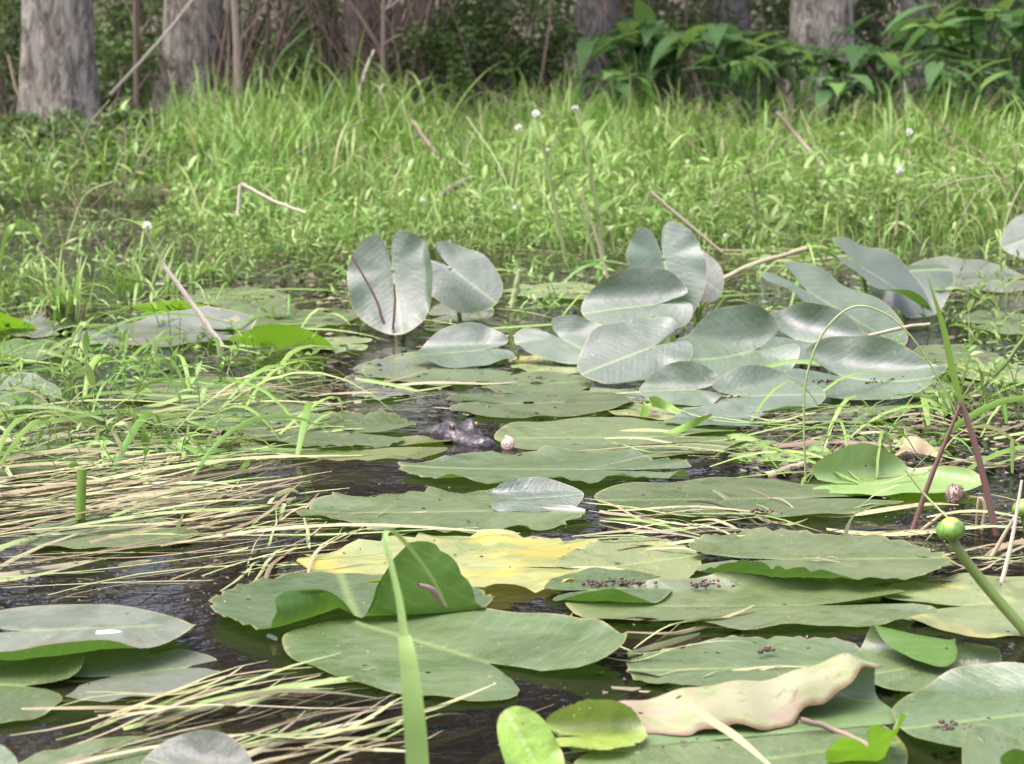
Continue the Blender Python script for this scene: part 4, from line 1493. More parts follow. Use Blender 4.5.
PLANTS = []
for sd_, nl, hm in ((1, 13, 0.78), (2, 12, 0.68), (3, 14, 0.86)):
    pp = arrow_plant(sd_ + 40, nl, hm)
    PLANTS.append([(quad_mesh('stalk', *s, M_BROAD), quad_mesh('leaf', l[0] - t, l[1], M_BROAD), t) for s, l, t in pp])
spots = [(616, 16.6, 0, 0.85, 'arrow-leaved plant in front of the pale leaning trunk'),
         (640, 15.6, 2, 0.85, 'arrow-leaved plant just right of the pale leaning trunk'),
         (672, 15.8, 1, 1.0, 'arrow-leaved plant in front of the shaded gap right of the leaning trunk'),
         (716, 15.0, 0, 0.85, 'arrow-leaved plant left of the leaning pinkish stick'),
         (762, 15.3, 1, 0.9, 'arrow-leaved plant at the head of the leaning pinkish stick'),
         (800, 14.7, 2, 0.75, 'low arrow-leaved plant covering the foot of the knotty trunk'),
         (846, 15.6, 1, 0.85, 'arrow-leaved plant just right of the knotty trunk'),
         (880, 15.6, 0, 0.7, 'arrow-leaved plant before the slender grey-brown trunk'),
         (946, 14.8, 2, 0.85, 'tall arrow-leaved plant right of the slender grey-brown trunk'),
         (972, 13.8, 0, 1.0, 'broad arrow-leaved plant left of the rightmost one'),
         (1016, 13.8, 1, 1.2, 'rightmost arrow-leaved plant, largest of its kind'),
         (615, 13.6, 1, 0.55, 'low young arrow-leaved plant at the left end of the band under the trees'),
         (745, 13.3, 0, 0.58, 'low young arrow-leaved plant right at the leaning pinkish stick'),
         (830, 13.2, 1, 0.55, 'low young arrow-leaved plant in front of the knotty trunk'),
         (925, 12.9, 0, 0.6, 'low young arrow-leaved plant at the foot of the tall one'),
         (1020, 12.4, 2, 0.6, 'low young arrow-leaved plant at the foot of the rightmost one'),
         (655, 17.5, 0, 0.95, 'small arrow-leaved plant farther back under the shaded trunk'),
         (995, 15.6, 2, 1.0, 'arrow-leaved plant farther back behind the rightmost one')]
for i, (px, d, k, sc, lab) in enumerate(spots):
    x = (px - 512) / F * d
    root = empty('arrow_leaf_plant', (x, d, float(gz(x, d))))
    root.rotation_euler = (0, 0, i * 1.9)
    root.scale = (sc, sc, sc)
    tag(root, lab, 'plant', 'arrow-leaved plants under the trees')
    for s, l, t in PLANTS[k]:
        so_ = link('stalk', s, root)
        link('leaf', l, so_, tuple(t))

# ------------------------------------------------------------------ single things


def ellipsoid(c, r, nu=14, nv=9, power=1.0):
    V, Q = [], []
    for i in range(nv + 1):
        ph = PI * i / nv
        for j in range(nu):
            th = 2 * PI * j / nu
            V.append((c[0] + r[0] * math.sin(ph) * math.cos(th), c[1] + r[1] * math.sin(ph) * math.sin(th), c[2] - r[2] * math.cos(ph)))
    for i in range(nv):
        for j in range(nu):
            t = (j + 1) % nu
            Q.append((i * nu + j, i * nu + t, (i + 1) * nu + t, (i + 1) * nu + j))
    return np.array(V), np.array(Q)


def blob_cluster(c, n, spread, smin, smax, rg, squash=0.6):
    mb = MB()
    for i in range(n):
        p = np.asarray(c) + rg.normal(0, 1, 3) * np.asarray(spread)
        p[2] = abs(p[2] - c[2]) + c[2]
        s = rg.uniform(smin, smax)
        V, Q = ellipsoid((0, 0, 0), (s, s * rg.uniform(0.5, 1), s * squash), 6, 4)
        mb.add(V @ rotz(rg.uniform(0, 6)).T + p, Q)
    return mb


def path_px(pts, d=None):
    """pts: (px,py,dist or None) ; None = on the water"""
    out = []
    for p in pts:
        if len(p) == 3 and p[2] is not None:
            out.append(D(*p))
        else:
            out.append(G(p[0], p[1], 0))
    return np.array(out)


def put(name, mb, mat, label, cat, group=None, parent=None):
    V, Q = mb.arrays()
    low = V[np.argmin(V[:, 2])] if parent is None else np.zeros(3)
    o = link(name, quad_mesh(name, V - low, Q, mat), parent, tuple(low))
    if parent is None:
        tag(o, label, cat, group)
    return o


def dist(row):
    return G(512, row)[1]


# ---- young alligator
def alligator():
    tipw = G(488, 447)
    yaw = R(-60)
    S = 1.08
    c = np.array([tipw[0] - math.cos(yaw) * 0.07 * S, tipw[1] - math.sin(yaw) * 0.07 * S, 0.0])
    xs = np.concatenate([np.linspace(-0.40, -0.06, 14), np.linspace(-0.05, 0.072, 40)])
    prof_w = lambda x: np.interp(x, [-0.40, -0.2, -0.08, -0.035, -0.015, 0.0, 0.02, 0.04, 0.056, 0.066, 0.072], [0.030, 0.040, 0.030, 0.034, 0.033, 0.029, 0.0225, 0.0185, 0.0175, 0.0145, 0.004])
    prof_t = lambda x: np.interp(x, [-0.40, -0.2, -0.08, -0.05, -0.02, 0.0, 0.018, 0.04, 0.058, 0.068, 0.072], [-0.015, -0.008, 0.002, 0.018, 0.0235, 0.021, 0.0150, 0.0105, 0.0115, 0.009, 0.003])
    NS = 44
    V, Q = [], []
    rg = np.random.default_rng(4)
    for x in xs:
        w, t = prof_w(x), prof_t(x)
        b = -0.016
        zc = (t + b) / 2
        for s in range(NS):
            th = 2 * PI * s / NS
            cy, cz = math.cos(th), math.sin(th)
            y = w * math.copysign(abs(cy) ** 0.75, cy)
            z = zc + (t - b) / 2 * math.copysign(abs(cz) ** 0.7, cz)
            if cz > 0:
                for sg in (-1, 1):      # brow over each eye, nostrils, skull table ridges
                    z += 0.0105 * math.exp(-(abs(x + 0.003) / 0.0135) ** 4 - (abs(y - sg * 0.0150) / 0.0075) ** 4)
                    z -= 0.0045 * math.exp(-((x - 0.012) / 0.006) ** 2 - ((y - sg * 0.017) / 0.005) ** 2)
                    z += 0.0035 * math.exp(-((x - 0.063) / 0.005) ** 2 - ((y - sg * 0.005) / 0.0035) ** 2)
                    z += 0.004 * math.exp(-((x + 0.022) / 0.018) ** 2 - ((y - sg * 0.021) / 0.005) ** 2)
                z -= 0.004 * math.exp(-((x - 0.002) / 0.012) ** 2 - (y / 0.006) ** 2)
                z += 0.0006 * math.sin(x * 620 + 2 * math.sin(y * 300)) * math.sin(y * 700 + 2 * math.sin(x * 250)) * (cz ** 0.5)
            if -0.012 < z < -0.0 and x > -0.03:
                pass
            # jaw line: teeth row swelling
            if abs(cz) < 0.35 and x > -0.03:
                y *= 1 + 0.05 * math.sin(x * 420)
            V.append((x, y, z * 0.86 if z > 0 else z))
    n = len(xs)
    for i in range(n - 1):
        for s in range(NS):
            t = (s + 1) % NS
            Q.append((i * NS + s, (i + 1) * NS + s, (i + 1) * NS + t, i * NS + t))
    V = np.array(V)
    V[-NS:, 1:] *= 0.3
    o = link('alligator', quad_mesh('alligator', V * S, Q, M_GATOR), None, tuple(c))
    o.rotation_euler = (0, 0, yaw)
    tag(o, 'small dark alligator with only its head above water between the pads', 'alligator')
    for sg in (-1, 1):
        V, Q = ellipsoid((0, 0, 0), (0.0052, 0.004, 0.0052), 14, 9)
        e = link('eye', quad_mesh('eye', V * S, Q, M_EYE), o, (0.0045 * S, sg * 0.0185 * S, 0.0192 * S))
        V, Q = ellipsoid((0, 0, 0), (0.0012, 0.0014, 0.0036), 10, 7)
        link('pupil', quad_mesh('pupil', V * S, Q, M_DARK), e, (0.0008 * S, sg * 0.0032 * S, 0))


alligator()

# ---- pale round snail shell next to the snout
rg = np.random.default_rng(77)
c = D(507, 444, dist(449))
mb = MB()
sp = []
for i in range(40):
    a = i / 39 * 4.6 * PI
    r = 0.0016 + 0.0062 * (i / 39) ** 1.2
    sp.append(c + np.array([r * math.cos(a), -0.004 + 0.006 * (i / 39), r * math.sin(a)]))
mb.add(*tube(np.array(sp), [0.0012, 0.0046], 9))
put('snail_shell', mb, M_SHELL, 'pale round snail shell floating beside the alligator snout', 'shell')

# ---- pond lily buds


def bud(pts, r, rr, label):
    P = smooth_path(path_px(pts), 18)
    base = P[0].copy()
    root = empty('flower_bud', base)
    tag(root, label, 'flower bud')
    V, Q = tube(P - base, [rr, rr, rr * 0.85], 10)
    link('stem', quad_mesh('stem', V, Q, M_PETIOLE), root)
    top = P[-1] - base
    mb = MB()
    for k in range(6):                 # overlapping fleshy sepals
        a = k * PI / 3
        nv, nu = 9, 7
        Vs = []
        for i in range(nv):
            ph = R(168) * i / (nv - 1) + R(2)
            for j in range(nu):
                th = a + (j / (nu - 1) - 0.5) * 1.5
                q = r * (1.0 + (0.05 if k % 2 else 0.0)) * (1 - 0.05 * abs(j / (nu - 1) - 0.5))
                Vs.append((q * math.sin(ph) * math.cos(th), q * math.sin(ph) * math.sin(th), -q * 0.74 * math.cos(ph)))
        Qs = [(i * nu + j, i * nu + j + 1, (i + 1) * nu + j + 1, (i + 1) * nu + j) for i in range(nv - 1) for j in range(nu - 1)]
        mb.add(np.array(Vs), np.array(Qs))
    V, Q = mb.arrays()
    M = roty(R(-14)) @ rotx(R(16))
    h = link('bud', quad_mesh('bud', V @ M.T, Q, M_BUD), root, tuple(top + np.array([-0.1 * r, 0, 0.62 * r])))
    V, Q = ellipsoid((0, 0, r * 0.22), (r * 0.78, r * 0.78, r * 0.60), 18, 10)
    link('petals', quad_mesh('petals', V @ M.T, Q, M_BUDY), h)


dB = dist(640)
bud([(1075, 690, dB), (1024, 630, dB + 0.01), (985, 585, dB + 0.02), (962, 555, dB + 0.02), (952, 538, dB + 0.02)], 0.0138, 0.0052, 'round green and yellow bud on a thick curved stem at right')
dB = dist(560)
bud([(1034, 580, dB), (1030, 545, dB), (1024, 515, dB)], 0.0120, 0.005, 'second smaller green bud at the right edge behind the thick-stemmed one')

# ---- fuzzy brown seed ball
c = D(955, 494, dist(503))
mb = MB()
V, Q = ellipsoid(c, (0.0115, 0.0115, 0.0105), 12, 8)
mb.add(V, Q)
for i in range(420):
    d_ = rg.normal(0, 1, 3)
    d_ /= np.linalg.norm(d_)
    a = c + d_ * 0.010
    b = c + d_ * rg.uniform(0.0125, 0.0155)
    s_ = np.cross(d_, (0.3, 0.2, 0.9)) * 0.0012
    mb.add(np.array([a - s_, a + s_, b + s_ * 0.4, b - s_ * 0.4]), [(0, 1, 2, 3)])
put('seed_ball', mb, M_FUZZ, 'fuzzy pinkish brown seed ball on the water near the green bud', 'seed head')

# ---- broad grass blade in the foreground
dG = dist(700)
mb = MB()
dF = dist(850)
mb.add(*ribbon(smooth_path(path_px([(420, 850, dF), (417, 764, dF), (413, 710, dF), (408, 660, dF + 0.01), (404, 636, dF + 0.02)]), 18), [0.0165, 0.0165, 0.0155, 0.0125, 0.0095], side=(1, 0.25, 0), keel=0.10))
mb.add(*ribbon(smooth_path(path_px([(404, 638, dF + 0.02), (399, 600, dF + 0.03), (391, 565, dF + 0.04), (385, 537, dF + 0.05), (392, 531, dF + 0.06), (410, 548, dF + 0.07), (432, 578, dF + 0.08), (446, 606, dF + 0.09)]), 40), [0.0065, 0.0045, 0.004, 0.0036, 0.0024, 0.0018], side=(1, 0.3, 0.1), keel=0.15))
put('bent_grass', mb, M_LIGHTBLADE, 'broad light green grass blade with a hooked thin top at bottom centre', 'grass blade')
mb = MB()
mb.add(*ribbon(smooth_path(path_px([(425, 726, dG + 0.04), (440, 708, dG + 0.03), (462, 710, dG + 0.02), (480, 730, dG + 0.01), (490, 750, dG)]), 24), [0.005, 0.005, 0.0045, 0.003, 0.001], side=(0.2, 0.6, 0.8), keel=0.1))
put('bent_grass', mb, M_PALEBLADE, 'pale arched grass blade curling right beside the broad blade', 'grass blade')
# small brown joint lying on the standing lobe
mb = MB()
mb.add(*tube(smooth_path(path_px([(418, 585, dist(640)), (432, 590, dist(638)), (440, 602, dist(636)), (447, 608, dist(634))]), 10), [0.0022, 0.0035, 0.0028, 0.001], 7))
put('twig', mb, M_ROT, 'short brown twig on the notched pad below the standing lobe', 'twig')

# ---- reed at the right: red stem, green blade
dR = dist(535)
mb = MB()
root = empty('reed', G(998, 545))
tag(root, 'reed with red lower stem and a tall bright green blade', 'reed')
b0 = np.array(G(998, 545))
V, Q = tube(smooth_path(path_px([(1000, 560, dR), (992, 515, dR), (975, 445, dR), (961, 402, dR)]), 16) - b0, [0.0042, 0.004, 0.003], 9)
link('stem', quad_mesh('stem', V, Q, M_REDSTEM), root)
V, Q = ribbon(smooth_path(path_px([(964, 412, dR), (953, 375, dR), (942, 325, dR), (928, 278, dR)]), 18) - b0, [0.004, 0.0095, 0.0075, 0.001], side=(1, 0.3, 0.1), keel=0.22)
link('blade', quad_mesh('blade', V, Q, M_BLADE), root)
V, Q = ribbon(smooth_path(path_px([(940, 440, dR), (965, 420, dR + .02), (1000, 402, dR + .04), (1040, 396, dR + .06)]), 18) - b0, [0.003, 0.008, 0.008, 0.006], side=(0.0, 0.4, 1), keel=0.15)
link('blade', quad_mesh('blade', V, Q, M_BLADE), root)
mb = MB()
mb.add(*tube(smooth_path(path_px([(908, 545, dR), (930, 480, dR), (960, 406, dR - 0.004)]), 14), [0.0034, 0.003, 0.002], 8))
put('reed', mb, M_REDSTEM, 'thin reddish stem crossing the red reed stem from the lower left', 'reed')
mb = MB()
dA = dist(482)
mb.add(*tube(smooth_path(path_px([(806, 486, dA), (804, 430, dA), (806, 380, dA), (822, 335, dA), (850, 308, dA), (880, 311, dA), (910, 335, dA), (938, 378, dA), (962, 425, dA)]), 50), [0.0016, 0.0016, 0.0013, 0.001], 7))
put('bent_grass', mb, M_PALEBLADE, 'thin arched green grass stem bending over the broad double-lobed leaf', 'grass stem')
mb = MB()
dA = dist(545)
mb.add(*ribbon(smooth_path(path_px([(843, 545, dA), (850, 520, dA), (872, 496, dA), (900, 484, dA)]), 16), [0.008, 0.007, 0.005, 0.001], side=(0.7, 0.5, 0.5), keel=0.1))
put('bent_grass', mb, M_PALEBLADE, 'pale bent grass blade rising from the scalloped pad at right', 'grass blade')
mb = MB()
dA = dist(540)
mb.add(*tube(smooth_path(path_px([(905, 470, dA), (925, 495, dA), (950, 520, dA - .02)]), 10), [0.0008, 0.0016, 0.0012], 6))
put('bent_grass', mb, M_PALEBLADE, 'thin yellow-green stem slanting down to the green bud', 'grass stem')
# broken twigs at the right edge
for pts, m_, lab in (([(990, 560, dist(560)), (1010, 525, dist(560)), (1030, 495, dist(560))], M_PINKSTEM, 'pinkish broken twig slanting up at the right edge'),
                     ([(1000, 590, dist(585)), (1012, 540, dist(585)), (1022, 480, dist(585))], M_PALETWIG, 'pale whitish twig standing at the right edge'),
                     ([(982, 530, dist(530)), (985, 508, dist(530)), (979, 498, dist(530)), (976, 530, dist(529))], M_TAN, 'short broken tan stub left of the red reed stem'),
                     ([(915, 535, dist(535)), (945, 512, dist(535))], M_TAN, 'tan straw stub next to the thin reddish stem')):
    mb = MB()
    mb.add(*tube(smooth_path(path_px(pts), 10), [0.0026, 0.0022, 0.0015], 7))
    put('broken_twig', mb, m_, lab, 'twig')

# ---- cut green stub at the left
mb = MB()
dS = dist(528)
mb.add(*tube(path_px([(80, 534, dS), (81, 500, dS), (82, 469, dS)]), [0.0060, 0.0058, 0.0056], 10))
mb.add(*tube(path_px([(82, 469, dS), (82, 468.6, dS)]), [0.0056, 0.0002], 10))
put('reed_stub', mb, M_BLADE, 'cut green reed stub standing in the left straw mat', 'reed')
# upright bent strap leaves in the straw
for pts, w, m_, lab in (([(118, 470, dist(472)), (122, 450, dist(472)), (112, 428, dist(472)), (126, 424, dist(472)), (136, 446, dist(470))], 0.006, M_PALEBLADE, 'pale folded strap leaf standing at the rim of the straw mat'),
                        ([(172, 545, dist(545)), (178, 525, dist(545)), (183, 514, dist(545))], 0.008, M_PALEBLADE, 'short pale strap leaf at the right end of the pad in the straw'),
                        ([(268, 505, dist(510)), (276, 496, dist(508)), (290, 490, dist(506)), (298, 492, dist(505))], 0.006, M_PALEBLADE, 'white curled strap leaf right of the straw mat'),
                        ([(280, 520, dist(522)), (284, 505, dist(520)), (296, 497, dist(518))], 0.005, M_PALEBLADE, 'pale twisted strap leaf touching the toothed pad'),
                        ([(430, 516, dist(515)), (470, 511, dist(512)), (525, 512, dist(512)), (585, 517, dist(516))], 0.010, M_BLADE, 'light green strap leaf lying across the toothed pad'),
                        ([(580, 520, dist(518)), (640, 520, dist(522)), (700, 535, dist(536))], 0.005, M_BLADE, 'thin green stalk trailing from the strap leaf to the right'),
                        ([(642, 418, dist(420)), (650, 402, dist(418)), (668, 406, dist(416)), (690, 420, dist(420))], 0.016, M_BLADE, 'bright green folded strap leaf before the small domed leaf'),
                        ([(660, 436, dist(436)), (690, 425, dist(434)), (712, 415, dist(430))], 0.012, M_BLADE, 'bright green strap leaf over the wet bluish pad'),
                        ([(722, 446, dist(446)), (735, 436, dist(444)), (758, 440, dist(446))], 0.016, M_BLADE, 'bright green curled fragment beside the arched grass stem foot'),
                        ([(355, 378, dist(392)), (390, 384, dist(394)), (420, 391, dist(396))], 0.008, M_BLADE, 'bright green strap leaf behind the alligator'),
                        ([(478, 614, dist(614)), (545, 625, dist(625)), (600, 640, dist(640)), (640, 655, dist(655))], 0.006, M_PALEBLADE, 'pale flat straw running from the notched pad to the right'),
                        ([(628, 655, dist(657)), (665, 645, dist(648)), (700, 634, dist(636))], 0.008, M_PALEBLADE, 'pale straw tip before the smooth scalloped pad'),
                        ([(690, 690, dist(770)), (705, 715, dist(775)), (735, 735, dist(780)), (770, 765, dist(790))], 0.007, M_TAN, 'tan strap leaf draped over the rolled cream pad'),
                        ([(0, 262, dist(330)), (6, 235, dist(330)), (22, 222, dist(328)), (50, 248, dist(326))], 0.012, M_BLADE, 'arched grass blade at the left edge of the weeds')):
    mb = MB()
    mb.add(*ribbon(smooth_path(path_px(pts), 16), [w * 0.7, w, w, w * 0.35], side=(0.5, 0.5, 0.4), keel=0.12))
    put('strap_leaf', mb, m_, lab, 'strap leaf', 'loose strap leaves')

for pts, w, lab in (([(268, 634, dist(636)), (273, 640, dist(640)), (274, 655, dist(650))], 0.010, 'white petal stuck at the left rim of the large notched pad'),
                    ([(96, 632, dist(655)), (118, 634, dist(655)), (142, 640, dist(655))], 0.014, 'pale torn patch on the folded glossy pad at far left')):
    mb = MB()
    mb.add(*ribbon(smooth_path(path_px(pts), 9), [w * 0.4, w, w * 0.7, w * 0.3], side=(0.5, 0.6, 0.3), keel=0.15))
    put('petal', mb, M_FLOWER, lab, 'petal')

# ---- twigs and sticks
sticks = [
    ([(222, 347, dist(347)), (195, 308, dist(347)), (162, 262, dist(347))], 0.0060, 0.004, M_PALETWIG, 'pale leaning reed stalk in the left weeds'),
    ([(238, 216, dist(250)), (240, 184, dist(250))], 0.006, 0.005, M_PALETWIG, 'short upright piece of the broken white reed'),
    ([(241, 184, dist(250)), (272, 200, dist(250)), (305, 213, dist(250))], 0.006, 0.004, M_PALETWIG, 'long fallen piece of the broken white reed'),
    ([(650, 192, dist(262)), (685, 222, dist(262)), (722, 252, dist(262))], 0.006, 0.004, M_PINKSTEM, 'tan stick leaning down to the right behind the split upright leaf'),
    ([(690, 296, dist(298)), (745, 268, dist(296)), (806, 249, dist(292))], 0.007, 0.005, M_PINKSTEM, 'pinkish stick lying behind the long slanting leaf'),
    ([(776, 112, 9.2), (800, 140, 9.2), (828, 172, 9.1)], 0.009, 0.008, M_PINKSTEM, 'leaning pinkish stick in the grass below the knotty trunk'),
    ([(412, 122, 10.2), (440, 158, 10.0), (468, 190, 9.8)], 0.011, 0.008, M_ROT, 'grey fallen branch lying in the grass at the centre'),
    ([(440, 198, 8.8), (456, 186, 8.8), (472, 178, 8.8)], 0.018, 0.012, M_BARKD, 'dark broken branch end in the grass at the centre'),
    ([(110, 95, 14.2), (160, 40, 14.3), (200, -10, 14.4)], 0.010, 0.006, M_PALETWIG, 'pale dead branch slanting up right of the thick leftmost trunk'),
    ([(8, 55, 13.9), (20, 100, 13.8), (44, 140, 13.7)], 0.010, 0.008, M_TWIG, 'bare twig leaning against the foot of the thick leftmost trunk'),
    ([(352, 130, 14.4), (362, 80, 14.4), (374, 50, 14.5)], 0.010, 0.007, M_PALETWIG, 'pale dead stem standing in front of the vine tangle'),
    ([(360, 132, 14.2), (372, 105, 14.2), (384, 84, 14.2)], 0.014, 0.010, M_PALETWIG, 'thicker short pale stick leaning right in front of the vine tangle'),
    ([(268, 100, 14.6), (278, 60, 14.6), (312, 25, 14.6)], 0.012, 0.004, M_PETIOLE, 'long green arching stem in the gap right of the vine-wrapped trunk'),
    ([(608, 280, dist(300)), (597, 240, dist(300)), (580, 190, dist(300))], 0.004, 0.0025, M_PINKSTEM, 'thin tan stem rising behind the arched dark-rimmed leaf'),
    ([(512, 308, dist(310)), (520, 270, dist(310))], 0.007, 0.006, M_PALEBLADE, 'short pale upright reed beside the creased upright leaf'),
    ([(380, 326, dist(338)), (395, 312, dist(338)), (425, 330, dist(338))], 0.003, 0.002, M_REDSTEM, 'red bent stem at the foot of the tall heart-shaped leaf'),
    ([(386, 330, dist(340)), (374, 295, dist(340)), (352, 256, dist(340))], 0.003, 0.002, M_REDSTEM, 'red thin stem crossing the tall heart-shaped leaf'),
    ([(393, 330, dist(341)), (395, 300, dist(341)), (394, 284, dist(341))], 0.003, 0.002, M_REDSTEM, 'short red sprout at the foot of the tall heart-shaped leaf'),
    ([(772, 452, dist(452)), (830, 446, dist(448)), (900, 452, dist(450)), (962, 464, dist(460))], 0.011, 0.007, M_ROT, 'sodden reddish branch lying behind the fresh green pad'),
    ([(765, 478, dist(476)), (788, 470, dist(472)), (808, 462, dist(468))], 0.008, 0.004, M_PINKSTEM, 'pinkish stub in the water by the arched grass stem'),
    ([(855, 348, dist(360)), (858, 340, dist(362)), (900, 328, dist(362)), (930, 324, dist(362))], 0.004, 0.003, M_PINKSTEM, 'orange-pink twig behind the broad double-lobed leaf'),
    ([(560, 634, dist(634)), (590, 590, dist(590)), (612, 580, dist(578))], 0.0018, 0.001, M_TAN, 'thin straw arching on dark water near the small seed pad'),
    ([(600, 512, dist(514)), (650, 520, dist(520)), (700, 530, dist(528)), (722, 540, dist(536))], 0.0025, 0.0018, M_PINKSTEM, 'thin pinkish twig lying behind the yellow-green pad'),
    ([(800, 720, dist(740)), (840, 732, dist(738)), (905, 764, dist(760))], 0.0026, 0.002, M_TWIG, 'brown twig at the right end of the rolled cream pad'),
    ([(1030, 330, dist(395)), (1000, 370, dist(395)), (960, 400, dist(396)), (920, 402, dist(398))], 0.0038, 0.003, M_PETIOLE, 'curved green stem at the right edge behind the tall blade'),
]
for pts, r0, r1, m_, lab in sticks:
    mb = MB()
    P = path_px(pts)
    if pts[0][1] < 300 and m_ is not M_PETIOLE:
        pass
    path = smooth_path(P, 14)
    path[1:-1] += RNG.normal(0, r0 * 0.12, (12, 3))
    mb.add(*tube(path, [r0, (r0 + r1) / 2, r1], 8))
    mb.add(*tube([path[-1], path[-1] + (path[-1] - path[-2]) * 0.02], [r1, 0.0003], 8))
    put('stick', mb, m_, lab, 'stick', 'loose sticks and stems')

# dry tan leaf
mb = MB()
P = smooth_path(path_px([(893, 456, dist(462)), (912, 441, dist(460)), (930, 445, dist(458)), (950, 462, dist(460))]), 14)
V, Q = ribbon(P, [0.004, 0.03, 0.034, 0.004], side=(0.2, 0.8, 0.35), keel=0.25)
mb.add(V, Q)
put('dry_leaf', mb, M_TAN, 'dry tan curled leaf on the sodden reddish branch', 'dead leaf')
# dark seed clumps on the pads
for px, py, n, sx, sy, lab in ((706, 586, 26, 0.009, 0.008, 'round dark seed clump on the long broad pad'), (612, 584, 46, 0.02, 0.006, 'long reddish seed clump on the small pad by the yellow one'), (878, 382, 26, 0.010, 0.006, 'dark seed clump on the broad double-lobed leaf'),
                               (763, 513, 24, 0.010, 0.006, 'pinkish brown clump at the near rim of the long clean pad'), (346, 527, 16, 0.005, 0.005, 'dark seed clump at the left of the toothed pad'), (768, 651, 12, 0.004, 0.004, 'tiny red seed clump on the smooth scalloped pad'),
                               (540, 379, 14, 0.006, 0.004, 'dark seed clump on the pad rimmed with crumbs'), (950, 728, 18, 0.008, 0.005, 'dark seed clump on the large rounded pad at lower right'), (722, 396, 18, 0.010, 0.005, 'dark seed clump between the domed leaf and the crested low leaf'),
                               (820, 382, 22, 0.016, 0.004, 'long dark seed clump left on the broad double-lobed leaf')):
    z = 0.012
    c = G(px, py, z)
    if py in (382,):
        c = D(px, py, dist(400) - 0.02)
    mb = blob_cluster(c, n, (sx, sy, 0.002), 0.0015, 0.0034, rg)
    put('seed_clump', mb, M_SEEDS, lab, 'seed clump', 'seed clumps on the pads')


# ---- white-flowered stalks
def flower_stalk(pts, r, label, fr=0.022, pairs=3):
    P = smooth_path(path_px(pts), 16)
    r = r * 1.0
    b = P[0].copy()
    root = empty('flower_stalk', b)
    tag(root, label, 'flower', 'white-flowered stalks in the weeds')
    V, Q = tube(P - b, [r, r * 0.7], 6)
    st = link('stem', quad_mesh('stem', V, Q, M_PALEBLADE), root)
    mb = MB()
    c = P[-1] - b
    for i in range(60):
        d_ = rg.normal(0, 1, 3)
        d_ /= np.linalg.norm(d_)
        s_ = np.cross(d_, rg.normal(0, 1, 3))
        s_ = s_ / np.linalg.norm(s_) * fr * 0.22
        a = c + d_ * fr * 0.25
        e = c + d_ * fr * rg.uniform(0.75, 1.0)
        mb.add(np.array([a - s_ * .4, a + s_ * .4, e + s_, e - s_]), [(0, 1, 2, 3)])
    V, Q = mb.arrays()
    link('flower_head', quad_mesh('flower_head', V - c, Q, M_FLOWER), root, tuple(c))
    for k in range(pairs):
        i = 15 - 3 - k * 4
        if i < 2:
            break
        a0 = rg.uniform(0, PI)
        for s_ in (0, PI):
            V, Q = lance_leaf(r * 20, r * 5.2, 4)
            M = rotz(a0 + s_) @ rotx(rg.uniform(0.1, 0.7))
            link('leaf', quad_mesh('leaf', V @ M.T, Q, M_WEED), st, tuple(P[i] - b))


flower_stalk([(163, 263, dist(347)), (152, 243, dist(347)), (147, 226, dist(347))], 0.0036, 'white flower head at the top of the pale leaning reed stalk', 0.010, 2)
flower_stalk([(506, 215, dist(235)), (514, 170, dist(235)), (519, 128, dist(235))], 0.0060, 'straight flower stalk, leftmost of the three in the centre grass', 0.013, 2)
flower_stalk([(566, 262, dist(262)), (552, 190, dist(262)), (536, 114, dist(262))], 0.0065, 'tall flower stalk leaning left, middle one of the three in the centre grass', 0.012, 3)
flower_stalk([(604, 262, dist(262)), (592, 180, dist(262)), (575, 108, dist(262))], 0.0065, 'tallest flower stalk leaning left, right one of the three in the centre grass', 0.010, 4)
flower_stalk([(596, 262, dist(266)), (580, 210, dist(266)), (548, 150, dist(266))], 0.005, 'bare-looking crossing stalk with a tiny flower between the central ones', 0.006, 2)
flower_stalk([(914, 195, dist(215)), (912, 165, dist(215)), (909, 132, dist(215))], 0.005, 'flower stalk standing below the slender trunk at right', 0.014, 2)
flower_stalk([(896, 235, dist(245)), (898, 205, dist(245)), (900, 171, dist(245))], 0.004, 'flower stalk just under the one below the slender trunk', 0.013, 2)
flower_stalk([(820, 185, dist(200)), (818, 172, dist(200)), (817, 159, dist(200))], 0.004, 'pinkish flower by the lower end of the leaning pinkish stick', 0.016, 1)
small = [(467, 166, 215), (515, 208, 240), (612, 228, 250), (661, 207, 232), (690, 213, 236), (758, 197, 222), (793, 180, 208), (842, 134, 190), (861, 140, 192), (962, 167, 205), (726, 236, 250), (749, 224, 240), (688, 162, 205), (1010, 205, 225), (424, 200, 226)]
for px, py, row in small:
    flower_stalk([(px + 2, row + 6, dist(row)), (px, py, dist(row))], 0.0032, 'tiny white flower head scattered in the light green weeds', 0.009, 1)


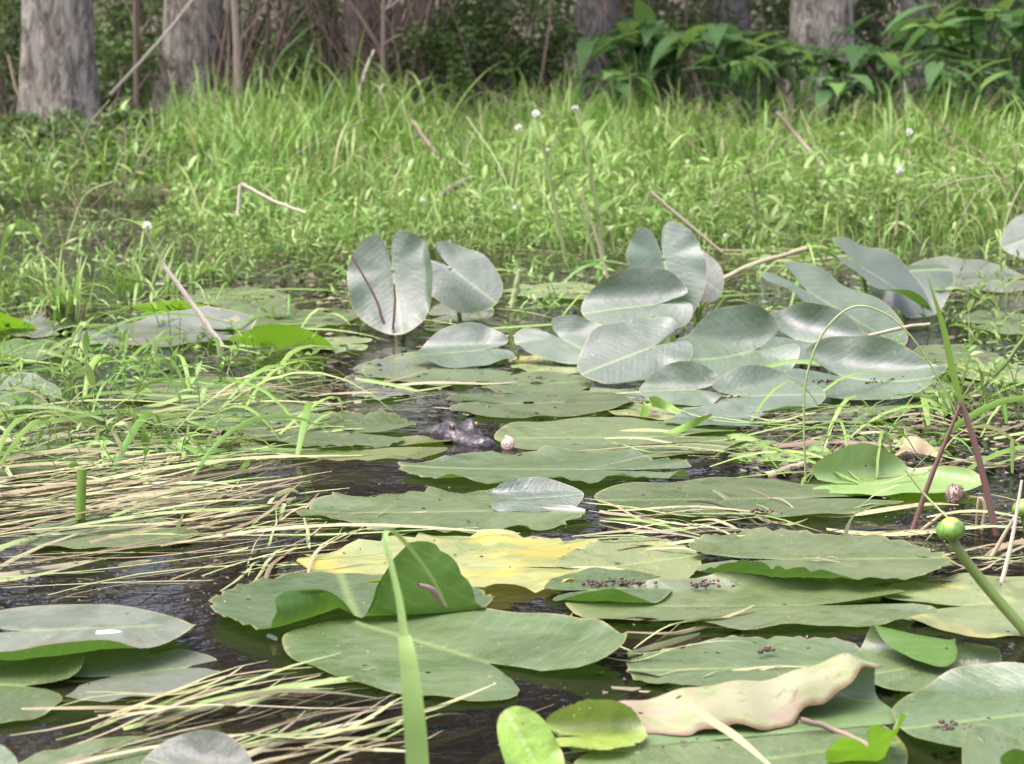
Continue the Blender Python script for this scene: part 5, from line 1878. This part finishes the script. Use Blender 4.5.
# ---- countable grass clumps
def clump(px, row, n, h, label, seed, wmul=1.0, spread=0.05, red=False):
    rg_ = np.random.default_rng(seed)
    b = G(px, row)
    zg = max(float(gz(b[0], b[1])), -0.01)
    d = b[1] if zg < 0.01 else (CH - zg) * F / (row - YH)
    b = np.array([(px - 512) / F * d, d, zg])
    root = empty('grass_clump', b)
    tag(root, label, 'grass clump', 'grass clumps at the water')
    mb = MB()
    ms = MB()
    for i in range(n):
        V, Q = blade_proto(h * rg_.uniform(0.6, 1.05), 0.009 * wmul * rg_.uniform(0.7, 1.3), rg_.uniform(0.2, 2.3), rg_, 7)
        M = rotz(rg_.uniform(0, 6.28)) @ rotx(rg_.normal(-0.25, 0.22))
        o = np.array([rg_.normal(0, spread), rg_.normal(0, spread), 0])
        mb.add(V @ M.T + o, Q)
        if i % 2 == 0:
            e = M @ np.array([0, 0.01, h * 0.28])
            ms.add(*tube([o + (0, 0, -0.02), o + e * 0.5, o + e], [0.0035, 0.0025], 5))
    link('growth', mb.mesh('growth', M_GRASS), root)
    link('growth', ms.mesh('growth', M_REDSTEM if red else M_PETIOLE), root)  # stem bases of the clump, not leaves


clump(64, 328, 40, 0.24, 'grass clump with reddish stem bases standing among pads at the left', 1, 1.0, 0.035, True)
clump(10, 300, 30, 0.24, 'grass clump at the left edge of the weeds', 2, 1.0, 0.05)
clump(125, 278, 18, 0.16, 'small grass tuft behind the big greyish pad', 3, 0.9, 0.03)
clump(30, 196, 60, 0.42, 'grass clump on the bank left of the open dark water', 4, 1.2, 0.15)
clump(240, 178, 150, 0.52, 'large tall grass clump right of the open dark water', 5, 1.3, 0.28)
clump(300, 165, 130, 0.50, 'tall bright grass clump below the gap right of the vine-wrapped trunk', 6, 1.3, 0.28)
clump(408, 135, 50, 0.62, 'upright grass clump before the slim brown trunk', 7, 1.5, 0.16)
clump(540, 135, 50, 0.55, 'grass clump before the pale leaning trunk', 8, 1.3, 0.2)
clump(690, 160, 60, 0.5, 'grass clump in front of the arrow-leaved plants', 9, 1.3, 0.2)
for q_, (px_, row_, lab_) in enumerate(((592, 138, 'tall grass clump in front of the leftmost arrow-leaved plant'), (655, 140, 'tall grass clump between the leaning trunk and the shaded trunk'), (765, 141, 'tall grass clump just left of the foot of the knotty trunk'), (850, 143, 'tall grass clump just right of the foot of the knotty trunk'), (905, 141, 'tall grass clump at the foot of the slender grey-brown trunk'), (990, 146, 'tall grass clump under the rightmost arrow-leaved plant'))):
    clump(px_, row_, 70, 0.48, lab_, 30 + q_, 1.3, 0.22)
clump(930, 165, 60, 0.55, 'grass clump below the broad arrow-leaved plants at right', 10, 1.3, 0.2)
clump(960, 232, 40, 0.24, 'short grass clump left of the lone far raised leaf', 11, 1.1, 0.1)
clump(850, 226, 40, 0.22, 'short grass clump behind the slanting leaf on the dark stalk', 12, 1.1, 0.1)
clump(700, 330, 10, 0.14, 'small sprout beside the split upright leaf', 13, 0.9, 0.012)
clump(150, 296, 26, 0.17, 'small grass tuft left of the top of the pale leaning reed stalk', 40, 0.9, 0.05)
clump(205, 280, 26, 0.16, 'small grass tuft right of the pale leaning reed stalk', 41, 0.9, 0.05)
clump(455, 240, 40, 0.22, 'short grass clump behind the creased upright leaf', 14, 1.1, 0.1)
